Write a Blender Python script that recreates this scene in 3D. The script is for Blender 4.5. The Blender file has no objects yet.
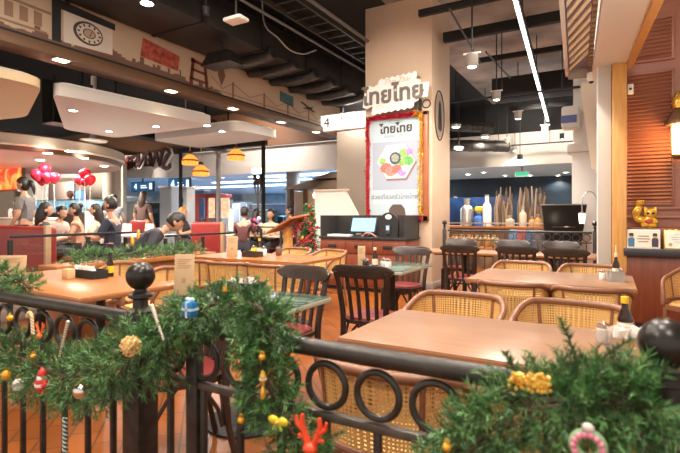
import bpy, bmesh, math, random
from mathutils import Vector, Matrix
random.seed(7)
C = bpy.context.collection
SC = bpy.context.scene
PI = math.pi

# ------------------------------------------------------------------ camera, world, lights, exposure
TH = math.radians(29.6); FPX = 477.0; EYE = 1.24
cd = bpy.data.cameras.new('camera'); cam = bpy.data.objects.new('camera', cd); C.objects.link(cam)
cam.location = (0, 0, EYE); cam.rotation_euler = (PI/2, 0, TH)
cd.sensor_width = 36; cd.lens = FPX/680*36; cd.shift_y = -11.5/680
cd.clip_end = 200; cd.clip_start = .02
cd.dof.use_dof = True; cd.dof.focus_distance = 4.0; cd.dof.aperture_fstop = 3.8
SC.camera = cam

w = bpy.data.worlds.new('world'); SC.world = w; w.use_nodes = True
bg = w.node_tree.nodes['Background']; bg.inputs[0].default_value = (1.0, .90, .79, 1); bg.inputs[1].default_value = .62
SC.view_settings.view_transform = 'Standard'; SC.view_settings.look = 'None'
SC.view_settings.exposure = 0.88; SC.view_settings.gamma = 1; SC.view_settings.use_curve_mapping = False

WARM = (1.0, .80, .58); NEUT = (1.0, .89, .78); COOL = (.72, .87, 1.0)
def area(x, y, z, power, size=.5, col=WARM, name='ceiling_lamp_light', rot=(0, 0, 0), spread=180):
    l = bpy.data.lights.new(name, 'AREA'); l.energy = power; l.size = size; l.color = col; l.shape = 'DISK'; l.spread = math.radians(spread)
    o = bpy.data.objects.new(name, l); C.objects.link(o); o.location = (x, y, z); o.rotation_euler = rot; return o
def spot(x, y, z, power, ang=110, blend=.6, col=WARM, rad=.05, name='downlight_beam', to=None):
    l = bpy.data.lights.new(name, 'SPOT'); l.energy = power; l.spot_size = math.radians(ang); l.spot_blend = blend; l.color = col; l.shadow_soft_size = rad
    o = bpy.data.objects.new(name, l); C.objects.link(o); o.location = (x, y, z)
    if to is not None: o.rotation_euler = (Vector(to)-Vector((x, y, z))).to_track_quat('-Z', 'Y').to_euler()
    return o
# ceiling lamps over the dining tables (all above the frame)
for x, y, p in ((-.5, 1.2, 60), (-2.2, 1.0, 60), (-1.2, 3.4, 75), (-2.9, 3.0, 75), (.3, 3.2, 60), (-4.4, 1.8, 60), (-2.2, -.6, 60), (.6, -.4, 50)):
    area(x, y, 3.90, p*.62, .45, NEUT)
for x, y, p in ((-3.4, 5.2, 170), (-1.0, 5.4, 150), (-2.9, 6.4, 120), (-4.8, 7.4, 150), (-1.2, 7.6, 170), (-1.4, 10.5, 200), (-3.2, 9.8, 140), (-1.4, 13.4, 260), (-4.4, 12.2, 200)):
    spot(x, y, 3.72, p, 130, .7, NEUT)

spot(.9, 2.6, 1.9, 60, 120, .9, NEUT, .3, 'eave_fill_light', (-.1, 4.6, 2.95))  # added fill with no fixture, out of view, brightens eave and awning
spot(-2.6, 4.6, 3.95, 135, 62, .8, NEUT, .12, 'pillar_washer', (-3.25, 7.6, 2.9))
spot(-10, 11.4, 4.4, 260, 150, .8, NEUT, .2, 'band_fill_light', (-10.5, 13.2, 3.0))  # added fill spot without a fixture, lifts the white band behind the glazing
spot(-6.5, 11.4, 4.4, 160, 150, .8, NEUT, .2, 'band_fill_light', (-6.5, 13.2, 3.0))  # second added fill for the same band
spot(-1.6, 13.6, 3.9, 300, 120, .8, NEUT, .2, 'soffit_fill_light', (-1.6, 16, 3.3))  # added fill aimed at the rear cream wall, no lamp body here
spot(-16.5, 9.2, 2.55, 320, 150, .8, NEUT, .2, 'shop_wall_fill_light', (-17.5, 11.6, 1.8))  # fill spot added to brighten the cream wall behind the food counter
spot(-1.2, 6.4, 3.95, 40, 60, .8, NEUT, .12, 'pillar_washer', (-2.57, 8.1, 2.4))
# ------------------------------------------------------------------ pixel helpers (680 x 453 frame)
FW = Vector((-math.sin(TH), math.cos(TH))); RT = Vector((math.cos(TH), math.sin(TH)))
def PD(x, y, d):
    p = FW*d + RT*((x-340)*d/FPX); return Vector((p.x, p.y, EYE-(y-215)*d/FPX))
def PZ(x, y, z): return PD(x, y, FPX*(EYE-z)/(y-215))
def PX(x, y, X): return PD(x, y, X/(FW.x+(x-340)/FPX*RT.x))
def PY(x, y, Y): return PD(x, y, Y/(FW.y+(x-340)/FPX*RT.y))

# ------------------------------------------------------------------ materials
MATS = {}
def mat(name, col, rough=.5, metal=0, var=.0, scale=8, bump=0, emit=0, ecol=None, spec=.5, stretch=(1, 1, 1), alpha=1, trans=0, coat=0):
    if name in MATS: return MATS[name]
    m = bpy.data.materials.new(name); m.use_nodes = True; N = m.node_tree; b = N.nodes['Principled BSDF']
    b.inputs['Base Color'].default_value = (*col, 1); b.inputs['Roughness'].default_value = rough; b.inputs['Metallic'].default_value = metal
    b.inputs['Specular IOR Level'].default_value = spec; b.inputs['Coat Weight'].default_value = coat
    if trans: b.inputs['Transmission Weight'].default_value = trans
    if alpha < 1: b.inputs['Alpha'].default_value = alpha
    if emit:
        b.inputs['Emission Color'].default_value = (*(ecol or col), 1); b.inputs['Emission Strength'].default_value = emit
    if var or bump:
        tc = N.nodes.new('ShaderNodeTexCoord'); mp = N.nodes.new('ShaderNodeMapping'); mp.inputs['Scale'].default_value = stretch
        nz = N.nodes.new('ShaderNodeTexNoise'); nz.inputs['Scale'].default_value = scale; nz.inputs['Detail'].default_value = 5
        N.links.new(tc.outputs['Object'], mp.inputs[0]); N.links.new(mp.outputs[0], nz.inputs['Vector'])
        if var:
            r = N.nodes.new('ShaderNodeValToRGB')
            r.color_ramp.elements[0].position = .3; r.color_ramp.elements[1].position = .7
            r.color_ramp.elements[0].color = (*[c*(1-var) for c in col], 1); r.color_ramp.elements[1].color = (*[min(1, c*(1+var)) for c in col], 1)
            N.links.new(nz.outputs[0], r.inputs[0]); N.links.new(r.outputs[0], b.inputs['Base Color'])
        if bump:
            bp = N.nodes.new('ShaderNodeBump'); bp.inputs['Strength'].default_value = bump; bp.inputs['Distance'].default_value = .01
            N.links.new(nz.outputs[0], bp.inputs['Height']); N.links.new(bp.outputs[0], b.inputs['Normal'])
    MATS[name] = m; return m

def wood(name, col, rough=.35, var=.22, stretch=(1, 14, 14), scale=3, coat=.0):
    return mat(name, col, rough, 0, var, scale, .05, stretch=stretch, coat=coat)

M_iron = mat('black_iron', (.036, .031, .027), .40, .3, .4, 22, .2)
M_black = mat('black_matte', (.012, .012, .012), .6)
M_darkwood = wood('espresso_wood', (.035, .021, .015), .35, .3)
M_table = wood('table_oak', (.30, .163, .094), .30, .12, (1.2, 16, 1), 2.5)
M_table_or = wood('table_teak', (.36, .135, .040), .28, .15, (1.2, 16, 1), 2.5)
M_tedge = wood('table_edge', (.30, .115, .045), .35, .15)
M_rim = wood('bentwood', (.235, .100, .050), .42, .15)
M_redseat = mat('oxblood_vinyl', (.17, .022, .022), .28, 0, .15, 20)
M_chrome = mat('chrome', (.75, .73, .70), .18, 1)
M_steel = mat('brushed_steel', (.55, .53, .50), .35, 1)
M_gold = mat('gold_paint', (.80, .50, .09), .25, .75, .1, 30)
M_white = mat('white_paint', (.80, .77, .72), .5)
M_cream = mat('cream_paint', (.70, .58, .44), .55, 0, .04, 3)
M_redwood = wood('red_mahogany', (.185, .044, .018), .38, .2, (14, 14, 1), 3)
M_orangewood = wood('orange_timber', (.62, .31, .085), .4, .15, (14, 14, 1), 3)
M_bronze = mat('brown_bronze', (.15, .082, .042), .42, .2)
M_blackglass = mat('black_glass', (.01, .01, .012), .08)
M_paper = mat('kraft_paper', (.50, .34, .19), .7)
M_ink = mat('dark_ink', (.05, .04, .035), .7)
M_skin = mat('skin', (.47, .26, .165), .5)
M_hair = mat('black_hair', (.012, .009, .008), .45)
M_canopy = mat('canopy_plaster', (.60, .59, .575), .6)

def cane_mat():
    m = bpy.data.materials.new('woven_cane'); m.use_nodes = True; N = m.node_tree; L = N.links; b = N.nodes['Principled BSDF']
    out = N.nodes['Material Output']
    uv = N.nodes.new('ShaderNodeTexCoord')
    mul = N.nodes.new('ShaderNodeVectorMath'); mul.operation = 'SCALE'; mul.inputs['Scale'].default_value = 1/.0145
    L.new(uv.outputs['UV'], mul.inputs[0])
    fr = N.nodes.new('ShaderNodeVectorMath'); fr.operation = 'FRACTION'; L.new(mul.outputs[0], fr.inputs[0])
    sb = N.nodes.new('ShaderNodeVectorMath'); sb.operation = 'SUBTRACT'; sb.inputs[1].default_value = (.5, .5, 0); L.new(fr.outputs[0], sb.inputs[0])
    ln = N.nodes.new('ShaderNodeVectorMath'); ln.operation = 'LENGTH'; L.new(sb.outputs[0], ln.inputs[0])
    lt = N.nodes.new('ShaderNodeMath'); lt.operation = 'LESS_THAN'; lt.inputs[1].default_value = .25; L.new(ln.outputs['Value'], lt.inputs[0])
    rp = N.nodes.new('ShaderNodeValToRGB'); rp.color_ramp.elements[0].position = .23; rp.color_ramp.elements[1].position = .6
    rp.color_ramp.elements[0].color = (.50, .26, .075, 1); rp.color_ramp.elements[1].color = (.80, .53, .20, 1); L.new(ln.outputs['Value'], rp.inputs[0])
    L.new(rp.outputs[0], b.inputs['Base Color']); b.inputs['Roughness'].default_value = .45
    tr = N.nodes.new('ShaderNodeBsdfTransparent'); mx = N.nodes.new('ShaderNodeMixShader')
    L.new(lt.outputs[0], mx.inputs[0]); L.new(b.outputs[0], mx.inputs[1]); L.new(tr.outputs[0], mx.inputs[2]); L.new(mx.outputs[0], out.inputs[0])
    return m
M_cane = cane_mat()

def brick_mat(name, c1, c2, mortar, bw, rh, ms=.012, rough=.4, rot=0):
    m = bpy.data.materials.new(name); m.use_nodes = True; N = m.node_tree; L = N.links; b = N.nodes['Principled BSDF']
    tc = N.nodes.new('ShaderNodeTexCoord'); mp = N.nodes.new('ShaderNodeMapping'); mp.inputs['Rotation'].default_value = (0, 0, rot)
    bt = N.nodes.new('ShaderNodeTexBrick'); bt.inputs['Color1'].default_value = (*c1, 1); bt.inputs['Color2'].default_value = (*c2, 1); bt.inputs['Mortar'].default_value = (*mortar, 1)
    bt.inputs['Scale'].default_value = 1; bt.inputs['Brick Width'].default_value = bw; bt.inputs['Row Height'].default_value = rh; bt.inputs['Mortar Size'].default_value = ms
    L.new(tc.outputs['Object'], mp.inputs[0]); L.new(mp.outputs[0], bt.inputs['Vector']); L.new(bt.outputs['Color'], b.inputs['Base Color']); b.inputs['Roughness'].default_value = rough
    bp = N.nodes.new('ShaderNodeBump'); bp.inputs['Strength'].default_value = .3; bp.inputs['Distance'].default_value = .004; bp.invert = True
    L.new(bt.outputs['Fac'], bp.inputs['Height']); L.new(bp.outputs[0], b.inputs['Normal'])
    return m
def louver_like(name, col): return mat(name, col, .45, 0, .15, 6, .05, stretch=(1, 12, 12))

# ------------------------------------------------------------------ mesh helper
class MB:
    def __init__(s): s.bm = bmesh.new(); s.uvl = None
    def box(s, x0, x1, y0, y1, z0, z1, bev=0, M=None, seg=2):
        vs = [s.bm.verts.new(p) for p in ((x0,y0,z0),(x1,y0,z0),(x1,y1,z0),(x0,y1,z0),(x0,y0,z1),(x1,y0,z1),(x1,y1,z1),(x0,y1,z1))]
        fs = [s.bm.faces.new([vs[i] for i in f]) for f in ((3,2,1,0),(4,5,6,7),(0,1,5,4),(1,2,6,5),(2,3,7,6),(3,0,4,7))]
        vv = vs
        if bev:
            es = list({e for f in fs for e in f.edges})
            r = bmesh.ops.bevel(s.bm, geom=es, offset=bev, segments=seg, affect='EDGES', profile=.5)
            vv = list({v for f in r['faces'] for v in f.verts} | {v for v in vs if v.is_valid})
        if M is not None: bmesh.ops.transform(s.bm, matrix=M, verts=[v for v in vv if v.is_valid])
        return s
    def mesh(s, verts, faces):
        vs = [s.bm.verts.new(v) for v in verts]
        for f in faces:
            try: s.bm.faces.new([vs[i] for i in f])
            except ValueError: pass
        return s
    def tube(s, pts, r, n=8, closed=False, cap=True, flat=None):
        pts = [Vector(p) for p in pts]; m = len(pts); rs = r if isinstance(r, (list, tuple)) else [r]*m
        rings = []; up = None
        for i, p in enumerate(pts):
            a = pts[(i-1) % m] if (closed or i > 0) else p; b = pts[(i+1) % m] if (closed or i < m-1) else p
            t = (b-a)
            t = t.normalized() if t.length > 1e-9 else Vector((0, 0, 1))
            if up is None:
                up = Vector((0, 0, 1)) if abs(t.z) < .9 else Vector((0, 1, 0))
            x = t.cross(up); 
            if x.length < 1e-6: x = t.cross(Vector((1, 0, 0)))
            x.normalize(); y = x.cross(t).normalized(); up = y
            k = flat or 1
            rings.append([s.bm.verts.new(p + (x*math.cos(2*PI*j/n)*k + y*math.sin(2*PI*j/n))*rs[i]) for j in range(n)])
        for i in range(m if closed else m-1):
            A, B = rings[i], rings[(i+1) % m]
            for j in range(n): s.bm.faces.new((A[j], A[(j+1) % n], B[(j+1) % n], B[j]))
        if cap and not closed:
            s.bm.faces.new(rings[0][::-1]); s.bm.faces.new(rings[-1])
        return s
    def cyl(s, p0, p1, r0, r1=None, n=16): return s.tube([p0, p1], [r0, r0 if r1 is None else r1], n)
    def lathe(s, prof, n=24, c=(0, 0, 0), sx=1, sy=1):
        rings = []
        for r, z in prof:
            rings.append([s.bm.verts.new((c[0]+r*sx*math.cos(2*PI*j/n), c[1]+r*sy*math.sin(2*PI*j/n), c[2]+z)) for j in range(n)] if r > 1e-6 else [s.bm.verts.new((c[0], c[1], c[2]+z))])
        for A, B in zip(rings, rings[1:]):
            for j in range(n):
                q = [A[j % len(A)], A[(j+1) % len(A)], B[(j+1) % len(B)], B[j % len(B)]]
                q = list(dict.fromkeys(q))
                if len(q) > 2: s.bm.faces.new(q)
        if len(rings[0]) > 1: s.bm.faces.new(rings[0][::-1])
        if len(rings[-1]) > 1: s.bm.faces.new(rings[-1])
        return s
    def ball(s, c, r, n=16, m=10, M=None):
        r = r if isinstance(r, (tuple, list)) else (r, r, r)
        mt = Matrix.Translation(c) @ (M or Matrix()) @ Matrix.Diagonal((*r, 1))
        bmesh.ops.create_uvsphere(s.bm, u_segments=n, v_segments=m, radius=1, matrix=mt); return s
    def prism(s, poly, M, h):
        """polygon in local xy, extruded along local z by h, placed by matrix M"""
        a = [s.bm.verts.new(M @ Vector((x, y, 0))) for x, y in poly]; b = [s.bm.verts.new(M @ Vector((x, y, h))) for x, y in poly]
        n = len(poly); s.bm.faces.new(a[::-1]); s.bm.faces.new(b)
        for i in range(n): s.bm.faces.new((a[i], a[(i+1) % n], b[(i+1) % n], b[i]))
        return s
    def ring(s, c, R, r, M=None, n=28, k=8, sx=1):
        M = M or Matrix()
        return s.tube([Vector(c)+(M @ Vector((R*sx*math.cos(2*PI*i/n), R*math.sin(2*PI*i/n), 0))) for i in range(n)], r, k, True)
    def text(s, body, size, M, depth=.002, align='CENTER', shear=0, bold=0):
        c = bpy.data.curves.new('t', 'FONT'); c.body = body; c.size = size; c.extrude = depth; c.align_x = align; c.align_y = 'CENTER'; c.shear = shear; c.offset = bold; c.resolution_u = 2
        o = bpy.data.objects.new('t', c); C.objects.link(o); dg = bpy.context.evaluated_depsgraph_get(); me = bpy.data.meshes.new_from_object(o.evaluated_get(dg))
        me.transform(M); s.bm.from_mesh(me); bpy.data.objects.remove(o); bpy.data.curves.remove(c); bpy.data.meshes.remove(me); return s
    def grid(s, fn, nu, nv, uvfn=None):
        """surface fn(u,v), u,v in 0..1"""
        V = [[s.bm.verts.new(fn(i/nu, j/nv)) for j in range(nv+1)] for i in range(nu+1)]
        if uvfn and s.uvl is None: s.uvl = s.bm.loops.layers.uv.new('UVMap')
        for i in range(nu):
            for j in range(nv):
                f = s.bm.faces.new((V[i][j], V[i+1][j], V[i+1][j+1], V[i][j+1]))
                if uvfn:
                    for l, (a, b) in zip(f.loops, ((i, j), (i+1, j), (i+1, j+1), (i, j+1))): l[s.uvl].uv = uvfn(a/nu, b/nv)
        return s
    def build(s, name, m, parent=None, loc=None, angle=40, recalc=True, rotz=0):
        if recalc: bmesh.ops.recalc_face_normals(s.bm, faces=s.bm.faces)
        me = bpy.data.meshes.new(name); s.bm.to_mesh(me); s.bm.free()
        for p in me.polygons: p.use_smooth = True
        me.set_sharp_from_angle(angle=math.radians(angle))
        me.materials.append(m); o = bpy.data.objects.new(name, me); C.objects.link(o)
        if parent: o.parent = parent
        if loc: o.location = loc
        if rotz: o.rotation_euler.z = rotz
        return o

def tag(o, label, cat, group=None):
    o['label'] = label; o['category'] = cat
    if group: o['group'] = group
    return o
def thing(name, label, cat, loc=(0, 0, 0), rotz=0, group=None):
    o = bpy.data.objects.new(name, None); C.objects.link(o); o.location = loc; o.rotation_euler = (0, 0, rotz); o.empty_display_size = .1
    return tag(o, label, cat, group)
def struct(name, mb, m, **k):
    o = mb.build(name, m, **k); o['kind'] = 'structure'; return o
def copy_tree(o, parent=None):
    c = o.copy(); C.objects.link(c)
    if parent: c.parent = parent
    for ch in list(o.children): copy_tree(ch, c)
    return c
def again(src, label, loc, rotz=0, scale=None):
    c = copy_tree(src); c['label'] = label; c.location = loc; c.rotation_euler = (0, 0, rotz)
    if scale: c.scale = (scale,)*3
    return c
def face_front(p, up=(0, 0, 1), right=(1, 0, 0)):
    """matrix: local x->right, y->up, z->right x up, at p"""
    r = Vector(right).normalized(); u = Vector(up).normalized(); n = r.cross(u)
    return Matrix(((r.x, u.x, n.x, p[0]), (r.y, u.y, n.y, p[1]), (r.z, u.z, n.z, p[2]), (0, 0, 0, 1)))
def spline(pts, n=10):
    pts = [Vector(p) for p in pts]; out = []
    for i in range(len(pts)-1):
        p0 = pts[max(i-1, 0)]; p1 = pts[i]; p2 = pts[i+1]; p3 = pts[min(i+2, len(pts)-1)]
        for k in range(n):
            t = k/n; out.append(.5*((2*p1)+(p2-p0)*t+(2*p0-5*p1+4*p2-p3)*t*t+(3*p1-p0-3*p2+p3)*t**3))
    out.append(pts[-1]); return out
# ================================================================== THE SETTING
M_floor = brick_mat('terracotta_tile', (.28, .078, .009), (.20, .054, .007), (.09, .034, .010), .30, .15, .006, .32, PI/4)
struct('floor', MB().box(-30, 9, -4, 40, -.1, 0), M_floor)
M_conc = mat('raw_concrete', (.40, .36, .32), .85, 0, .45, 1.3, .3)
M_dark = mat('dark_soffit', (.013, .0125, .012), .8, 0, .3, 2)
M_wall_d = mat('charcoal_wall', (.012, .011, .010), .8)
struct('ceiling', MB().box(-3.4, 9, -4, 16.2, 4.9, 5.0), M_conc)
struct('ceiling', MB().box(-30, -3.4, -4, 13.1, 4.9, 5.0), M_dark)
struct('ceiling', MB().box(-30, -3.4, 13.1, 16.3, 4.9, 5.0), M_dark)
struct('wall_left', MB().box(-22.1, -22, -4, 13.2, 0, 3.95), mat('warm_plaster', (.55, .45, .36), .7))
# concrete beams across the right-hand ceiling
for i, (y, t_, z, h) in enumerate(((5.3, .1, 4.25, .12), (6.75, .08, 4.2, .1), (7.95, .12, 4.2, .16), (9.7, .08, 4.3, .1), (11.8, .5, 4.02, .5), (14.2, .1, 4.2, .12))):
    struct('trim_%d' % (i+1), MB().box(-2.5, 4, y, y+t_, z, z+h, .01), M_dark)

struct('wall_back', MB().box(-24, -16.0, 11.6, 11.75, 0, 3.2), mat('shop_cream', (.62, .54, .44), .6, 0, .15, 1.5))
# ---- mural fascia over the left side of the dining room
M_mural = mat('mural_cream', (.50, .38, .27), .7, 0, .06, 2)
X0 = -6.0
fas = thing('mural_fascia', 'long printed mural band with skyline, clock and bridge under the dark ceiling', 'mural', (X0, 6.5, 3.3))
Mf = lambda y, z, dx=.006: Matrix(((0, 0, 1, .0+dx), (1, 0, 0, y), (0, 1, 0, z), (0, 0, 0, 1)))   # local x -> +Y, y -> z, normal +X
MB().box(-.12, 0, -9, 4.05, .06, .65).build('panel', M_mural, fas)
def mural(name, m, polys, dx=.004, h=.004, label=None):
    mb = MB()
    for p in polys: mb.prism([(a-6.5, b-3.3) for a, b in p], Mf(0, 0, dx), h)
    o = mb.build(name, m, fas)
    if label: o['label'] = label
    return o
rnd = random.Random(3); sky = [(2.0, 3.365)]; y = 2.0
while y < 6.3:
    h = rnd.choice((.02, .03, .05, .07, .04)) + (.06 if rnd.random() < .2 else 0) + (.05 if 3.9 < y < 5.4 else 0); wd = rnd.uniform(.025, .075)
    sky += [(y, 3.38+h), (y+wd, 3.38+h)]; y += wd
sky.append((6.3, 3.365)); sky = sky
mural('skyline_print', mat('umber_print', (.16, .085, .06), .7), [sky], label='dark skyline silhouette')
mural('bar_print', M_black, [[(3.36, 3.40), (3.47, 3.40), (3.47, 3.95), (3.36, 3.95)]], .006)
mural('poster_print', mat('pale_print', (.62, .55, .47), .7), [[(3.5, 3.42), (4.18, 3.45), (4.18, 3.86), (3.5, 3.86)]], .005)
mural('banner_print', M_black, [[(3.47, 3.82), (4.22, 3.80), (4.22, 3.89), (3.47, 3.93)]], .007)
ck = MB().prism([(.205*math.cos(a*PI/16)+3.86-6.5-.03, .15*math.sin(a*PI/16)+3.63-3.3) for a in range(32)], Mf(0, 0, .008), .004).build('clock_print', M_ink, fas); ck['label'] = 'round clock print with roman dial'
MB().prism([(.175*math.cos(a*PI/16)+3.86-6.5-.02, .125*math.sin(a*PI/16)+3.63-3.3) for a in range(32)], Mf(0, 0, .0125), .002).build('dial', mat('pale_print', (.62, .55, .47)), ck)
mb = MB()
for k in range(12):
    a = k*PI/6; c, s_ = math.cos(a), math.sin(a); q = [(-.012, -.016), (.012, -.016), (.012, .016), (-.012, .016)]
    mb.prism([(3.84-6.5+.145*c+x*s_+z*c, .33+.103*s_+z*s_-x*c) for x, z in q], Mf(0, 0, .015), .002)
mb.prism([(3.84-6.5+.09*math.cos(a*PI/12), .33+.064*math.sin(a*PI/12)) for a in range(24)], Mf(0, 0, .0146), .001)
mb.build('dial_mark', M_ink, ck)
MB().prism([(3.84-6.5+.075*math.cos(a*PI/12), .33+.053*math.sin(a*PI/12)) for a in range(24)], Mf(0, 0, .0158), .001).build('dial_center', mat('tan_print', (.42, .30, .21)), ck)
mb = MB().prism([(3.84-6.5-.005, .29), (3.84-6.5+.008, .29), (3.84-6.5+.05, .385), (3.84-6.5+.04, .385)], Mf(0, 0, .017), .001); mb.build('clock_hand', M_ink, ck)
mural('red_print', mat('red_print', (.38, .075, .05), .7, 0, .55, 14), [[(4.63, 3.57), (5.33, 3.53), (5.36, 3.77), (4.68, 3.855)]], .005, label='faded red rectangle print')
br = [[(5.56, 3.37), (5.63, 3.37), (5.68, 3.83), (5.62, 3.83)], [(5.93, 3.37), (6.0, 3.37), (5.93, 3.81), (5.87, 3.81)],
      [(5.6, 3.76), (5.93, 3.75), (5.93, 3.80), (5.6, 3.82)], [(5.6, 3.62), (5.93, 3.61), (5.93, 3.65), (5.6, 3.66)], [(5.57, 3.47), (5.97, 3.46), (5.97, 3.50), (5.57, 3.51)]]
mural('bridge_tower_print', mat('rust_print', (.16, .035, .022), .7), br, .007, label='red bridge tower print')
def linepoly(a, b, t): return [(a[0], a[1]-t), (b[0], b[1]-t), (b[0], b[1]+t), (a[0], a[1]+t)]
cab = []; ys = [6.6, 7.5, 8.3, 9.1, 9.8, 10.4]
for a in ys: cab.append([(a-.02, 3.37), (a+.02, 3.37), (a+.02, 3.66), (a-.02, 3.66)])
for a, b in zip([6.05]+ys, ys+[10.5]):
    m_ = (a+b)/2; cab += [linepoly((a, 3.64), (m_, 3.48), .006), linepoly((m_, 3.48), (b, 3.64), .006), linepoly((a, 3.43), (b, 3.43), .006)]
mural('cable_bridge_print', mat('rust_line', (.25, .10, .06), .7), cab, .006, label='thin brown suspension bridge line print')
mural('teal_print', mat('teal_print', (.045, .12, .15), .7, 0, .3, 12), [[(8.02, 3.62), (8.5, 3.58), (8.5, 3.80), (8.02, 3.83)]], .006, label='blue square print')
mural('plane_print', M_ink, [[(8.75, 3.75), (8.85, 3.77), (9.4, 3.63), (9.3, 3.61)], [(8.85, 3.62), (8.95, 3.66), (9.3, 3.74), (9.2, 3.66)]], .007)
mural('drop_print', mat('umber_print', (.16, .085, .06)), [[(6.2, 3.86), (6.36, 3.84), (6.4, 3.72), (6.3, 3.52), (6.22, 3.70)]], .006)
arc = [[(2.35+.16*k, 3.52), (2.35+.16*k+.09, 3.52), (2.35+.16*k+.09, 3.70-.004*k), (2.35+.16*k, 3.71-.004*k)] for k in range(6)] + [[(2.2, 3.735), (3.35, 3.70), (3.35, 3.73), (2.2, 3.77)]] + [linepoly((2.2, 3.47), (3.3, 3.46), .012)]
mural('facade_print', mat('sepia_print', (.27, .16, .10), .7), arc, .005, label='sepia arcade facade print')

bm_ = thing('ceiling_beam', 'long brown bronze beam running under the printed mural band', 'beam', (X0, 6.5, 3.2))
MB().box(-.30, .06, -9, 4.05, 0, .13, .006).build('beam_body', M_bronze, bm_)
MB().box(-.30, .02, -9, 4.05, .13, .17).build('shadow_gap', M_black, bm_)
M_lamp = mat('lamp_lens', (1, .93, .80), .4, emit=14); M_lampw = mat('lamp_lens_warm', (1, .75, .40), .4, emit=9)
for i, (px, py) in enumerate(((61, 53), (171, 87), (233, 105), (281, 120), (316, 130))):
    p = PX(px, py, X0-.03)
    t = thing('downlight', 'square warm downlight in the bronze beam, ' + ('left of the red mural print', 'under the red bridge tower print', 'fourth from the white pillar end', 'second from the white pillar end', 'beside the numbered white sign')[i] if i not in (2,3) else ('square warm downlight in the bronze beam, below the cable bridge lines' if i == 2 else 'square warm downlight in the bronze beam, below the small plane print'), 'downlight', (X0-.03, p.y, 3.2), 0, 'downlights in the bronze beam')
    MB().box(-.08, .08, -.1, .1, -.012, 0, .004).build('frame', M_chrome, t); MB().box(-.055, .055, -.075, .075, -.018, -.008).build('lens', M_lampw, t)
    spot(X0-.03, p.y, 3.16, 14, 100, .5, WARM)

# ---- dark void behind the beam, services above the room
struct('wall_left', MB().box(-7.0, -6.9, -4, 12.8, 3.45, 4.6), M_wall_d)
gs = thing('glass_shelf', 'glass fronted black shelf unit hanging in the dark behind the beam', 'shelf', (-9.6, 7.2, 3.05))
MB().box(-.2, .2, -1.9, 2.9, 0, .02).build('shelf_board', M_black, gs)
for k in range(7): MB().box(.17, .2, -1.9+.78*k, -1.87+.78*k, 0, .9).build('upright', M_black, gs)
MB().box(-.2, -.19, -1.9, 2.9, .02, .9).build('back_panel', mat('smoked_panel', (.05, .06, .055), .15), gs)
M_duct = mat('black_duct', (.020, .018, .016), .5, .3, .25, 4)
dz = 3.92
d1 = thing('air_duct', 'big square black air duct running along the ceiling above the mural', 'duct', (-5.35, 4, dz))
MB().box(-.6, .42, -8, 8.6, 0, .5, .02).build('duct_body', M_duct, d1)
for k in range(11): MB().box(-.61, .435, -7+1.3*k, -6.95+1.3*k, -.012, .5).build('flange', M_duct, d1)
for k in range(6):
    y = 6.3+.66*k
    o = MB().tube([(-.55, 0, .04), (-.3, 0, -.0), (.0, 0, -.03), (.35, 0, .0), (.5, 0, .04)], .10, 10, flat=1).build('flexible_duct', mat('sheet_foil', (.06, .062, .062), .38, .5, .3, 14), None, (-5.35, y, 3.88))
    tag(o, 'dark flexible insulated duct slung under the square duct, ' + ('nearest us of the six', 'second nearest us', 'third from us', 'third from the far end', 'second from the far end', 'farthest, near the glazing')[k], 'duct', 'flexible ducts under the square duct')
tr = thing('cable_tray', 'black ladder cable tray under the dark ceiling, left of the pillar', 'cable tray', (-4.05, 4, 4.25))
for x in (-.22, .22): MB().box(x-.015, x+.015, -6, 5.5, 0, .08).build('side_rail', M_iron, tr)
for k in range(38): MB().box(-.21, .21, -6+.3*k, -5.97+.3*k, .01, .03).build('rung', M_iron, tr)
for x, z, l, r, g in ((-4.45, 4.22, 'thin grey conduit pipe along the dark ceiling, nearest the square duct', .022, 0), (-3.75, 4.32, 'grey conduit pipe along the dark ceiling, right of the cable tray', .03, 1)):
    tag(MB().tube([(0, -6, 0), (0, 5.6, 0)], r, 8).build('conduit_pipe', mat('grey_pipe', (.16, .16, .155), .4, .4), None, (x, 4, z)), l, 'pipe')
cw = MB().tube(spline([PZ(262, 18, 4.3)+Vector((0, 0, .62)), PZ(264, 22, 4.25), PZ(278, 38, 4.0), PZ(290, 50, 3.95), PZ(303, 54, 3.95), PZ(316, 50, 4.1)], 8), .012, 6).build('hanging_cable', mat('grey_cable', (.30, .28, .26), .5))
tag(cw, 'loose grey cable drooping below the square black duct', 'cable')
def ceil_disc(px, py, z, lab, r=.075, pw=90):
    p = PZ(px, py, z); t = thing('recessed_lamp', lab, 'ceiling lamp', p, 0, 'round lamps under the dark ceiling')
    MB().lathe([(r+.02, .06), (r+.02, 0), (r, -.006)], 20).build('bezel', M_black, t); MB().lathe([(r, -.004), (r*.6, -.014), (0, -.016)], 20).build('lens', M_lamp, t)
    MB().cyl((0, 0, .05), (0, 0, 4.9-z), .012).build('stem', M_black, t)
    spot(p.x, p.y, z-.05, pw, 130, .6, NEUT)
ceil_disc(285, 67, dz, 'bright round lamp under the square black duct')
ceil_disc(353, 99, dz, 'bright round lamp beside the top left of the pillar sign')
ceil_disc(147, 3, 3.6, 'bright round lamp at the top of the photo above the red mural print')
t = thing('air_terminal', 'dark box shaped air terminal hanging in front of the mural', 'air terminal', PZ(222, 66, 3.55))
MB().mesh([(-.30,-.16,0),(.30,-.16,0),(.30,.16,0),(-.30,.16,0),(-.2,-.1,.2),(.2,-.1,.2),(.2,.1,.2),(-.2,.1,.2)], [(0,1,2,3),(4,5,6,7),(0,1,5,4),(1,2,6,5),(2,3,7,6),(3,0,4,7)]).build('hood', M_iron, t)
MB().cyl((0, 0, .2), (0, 0, .37), .02).build('hanger', M_iron, t)
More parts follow.
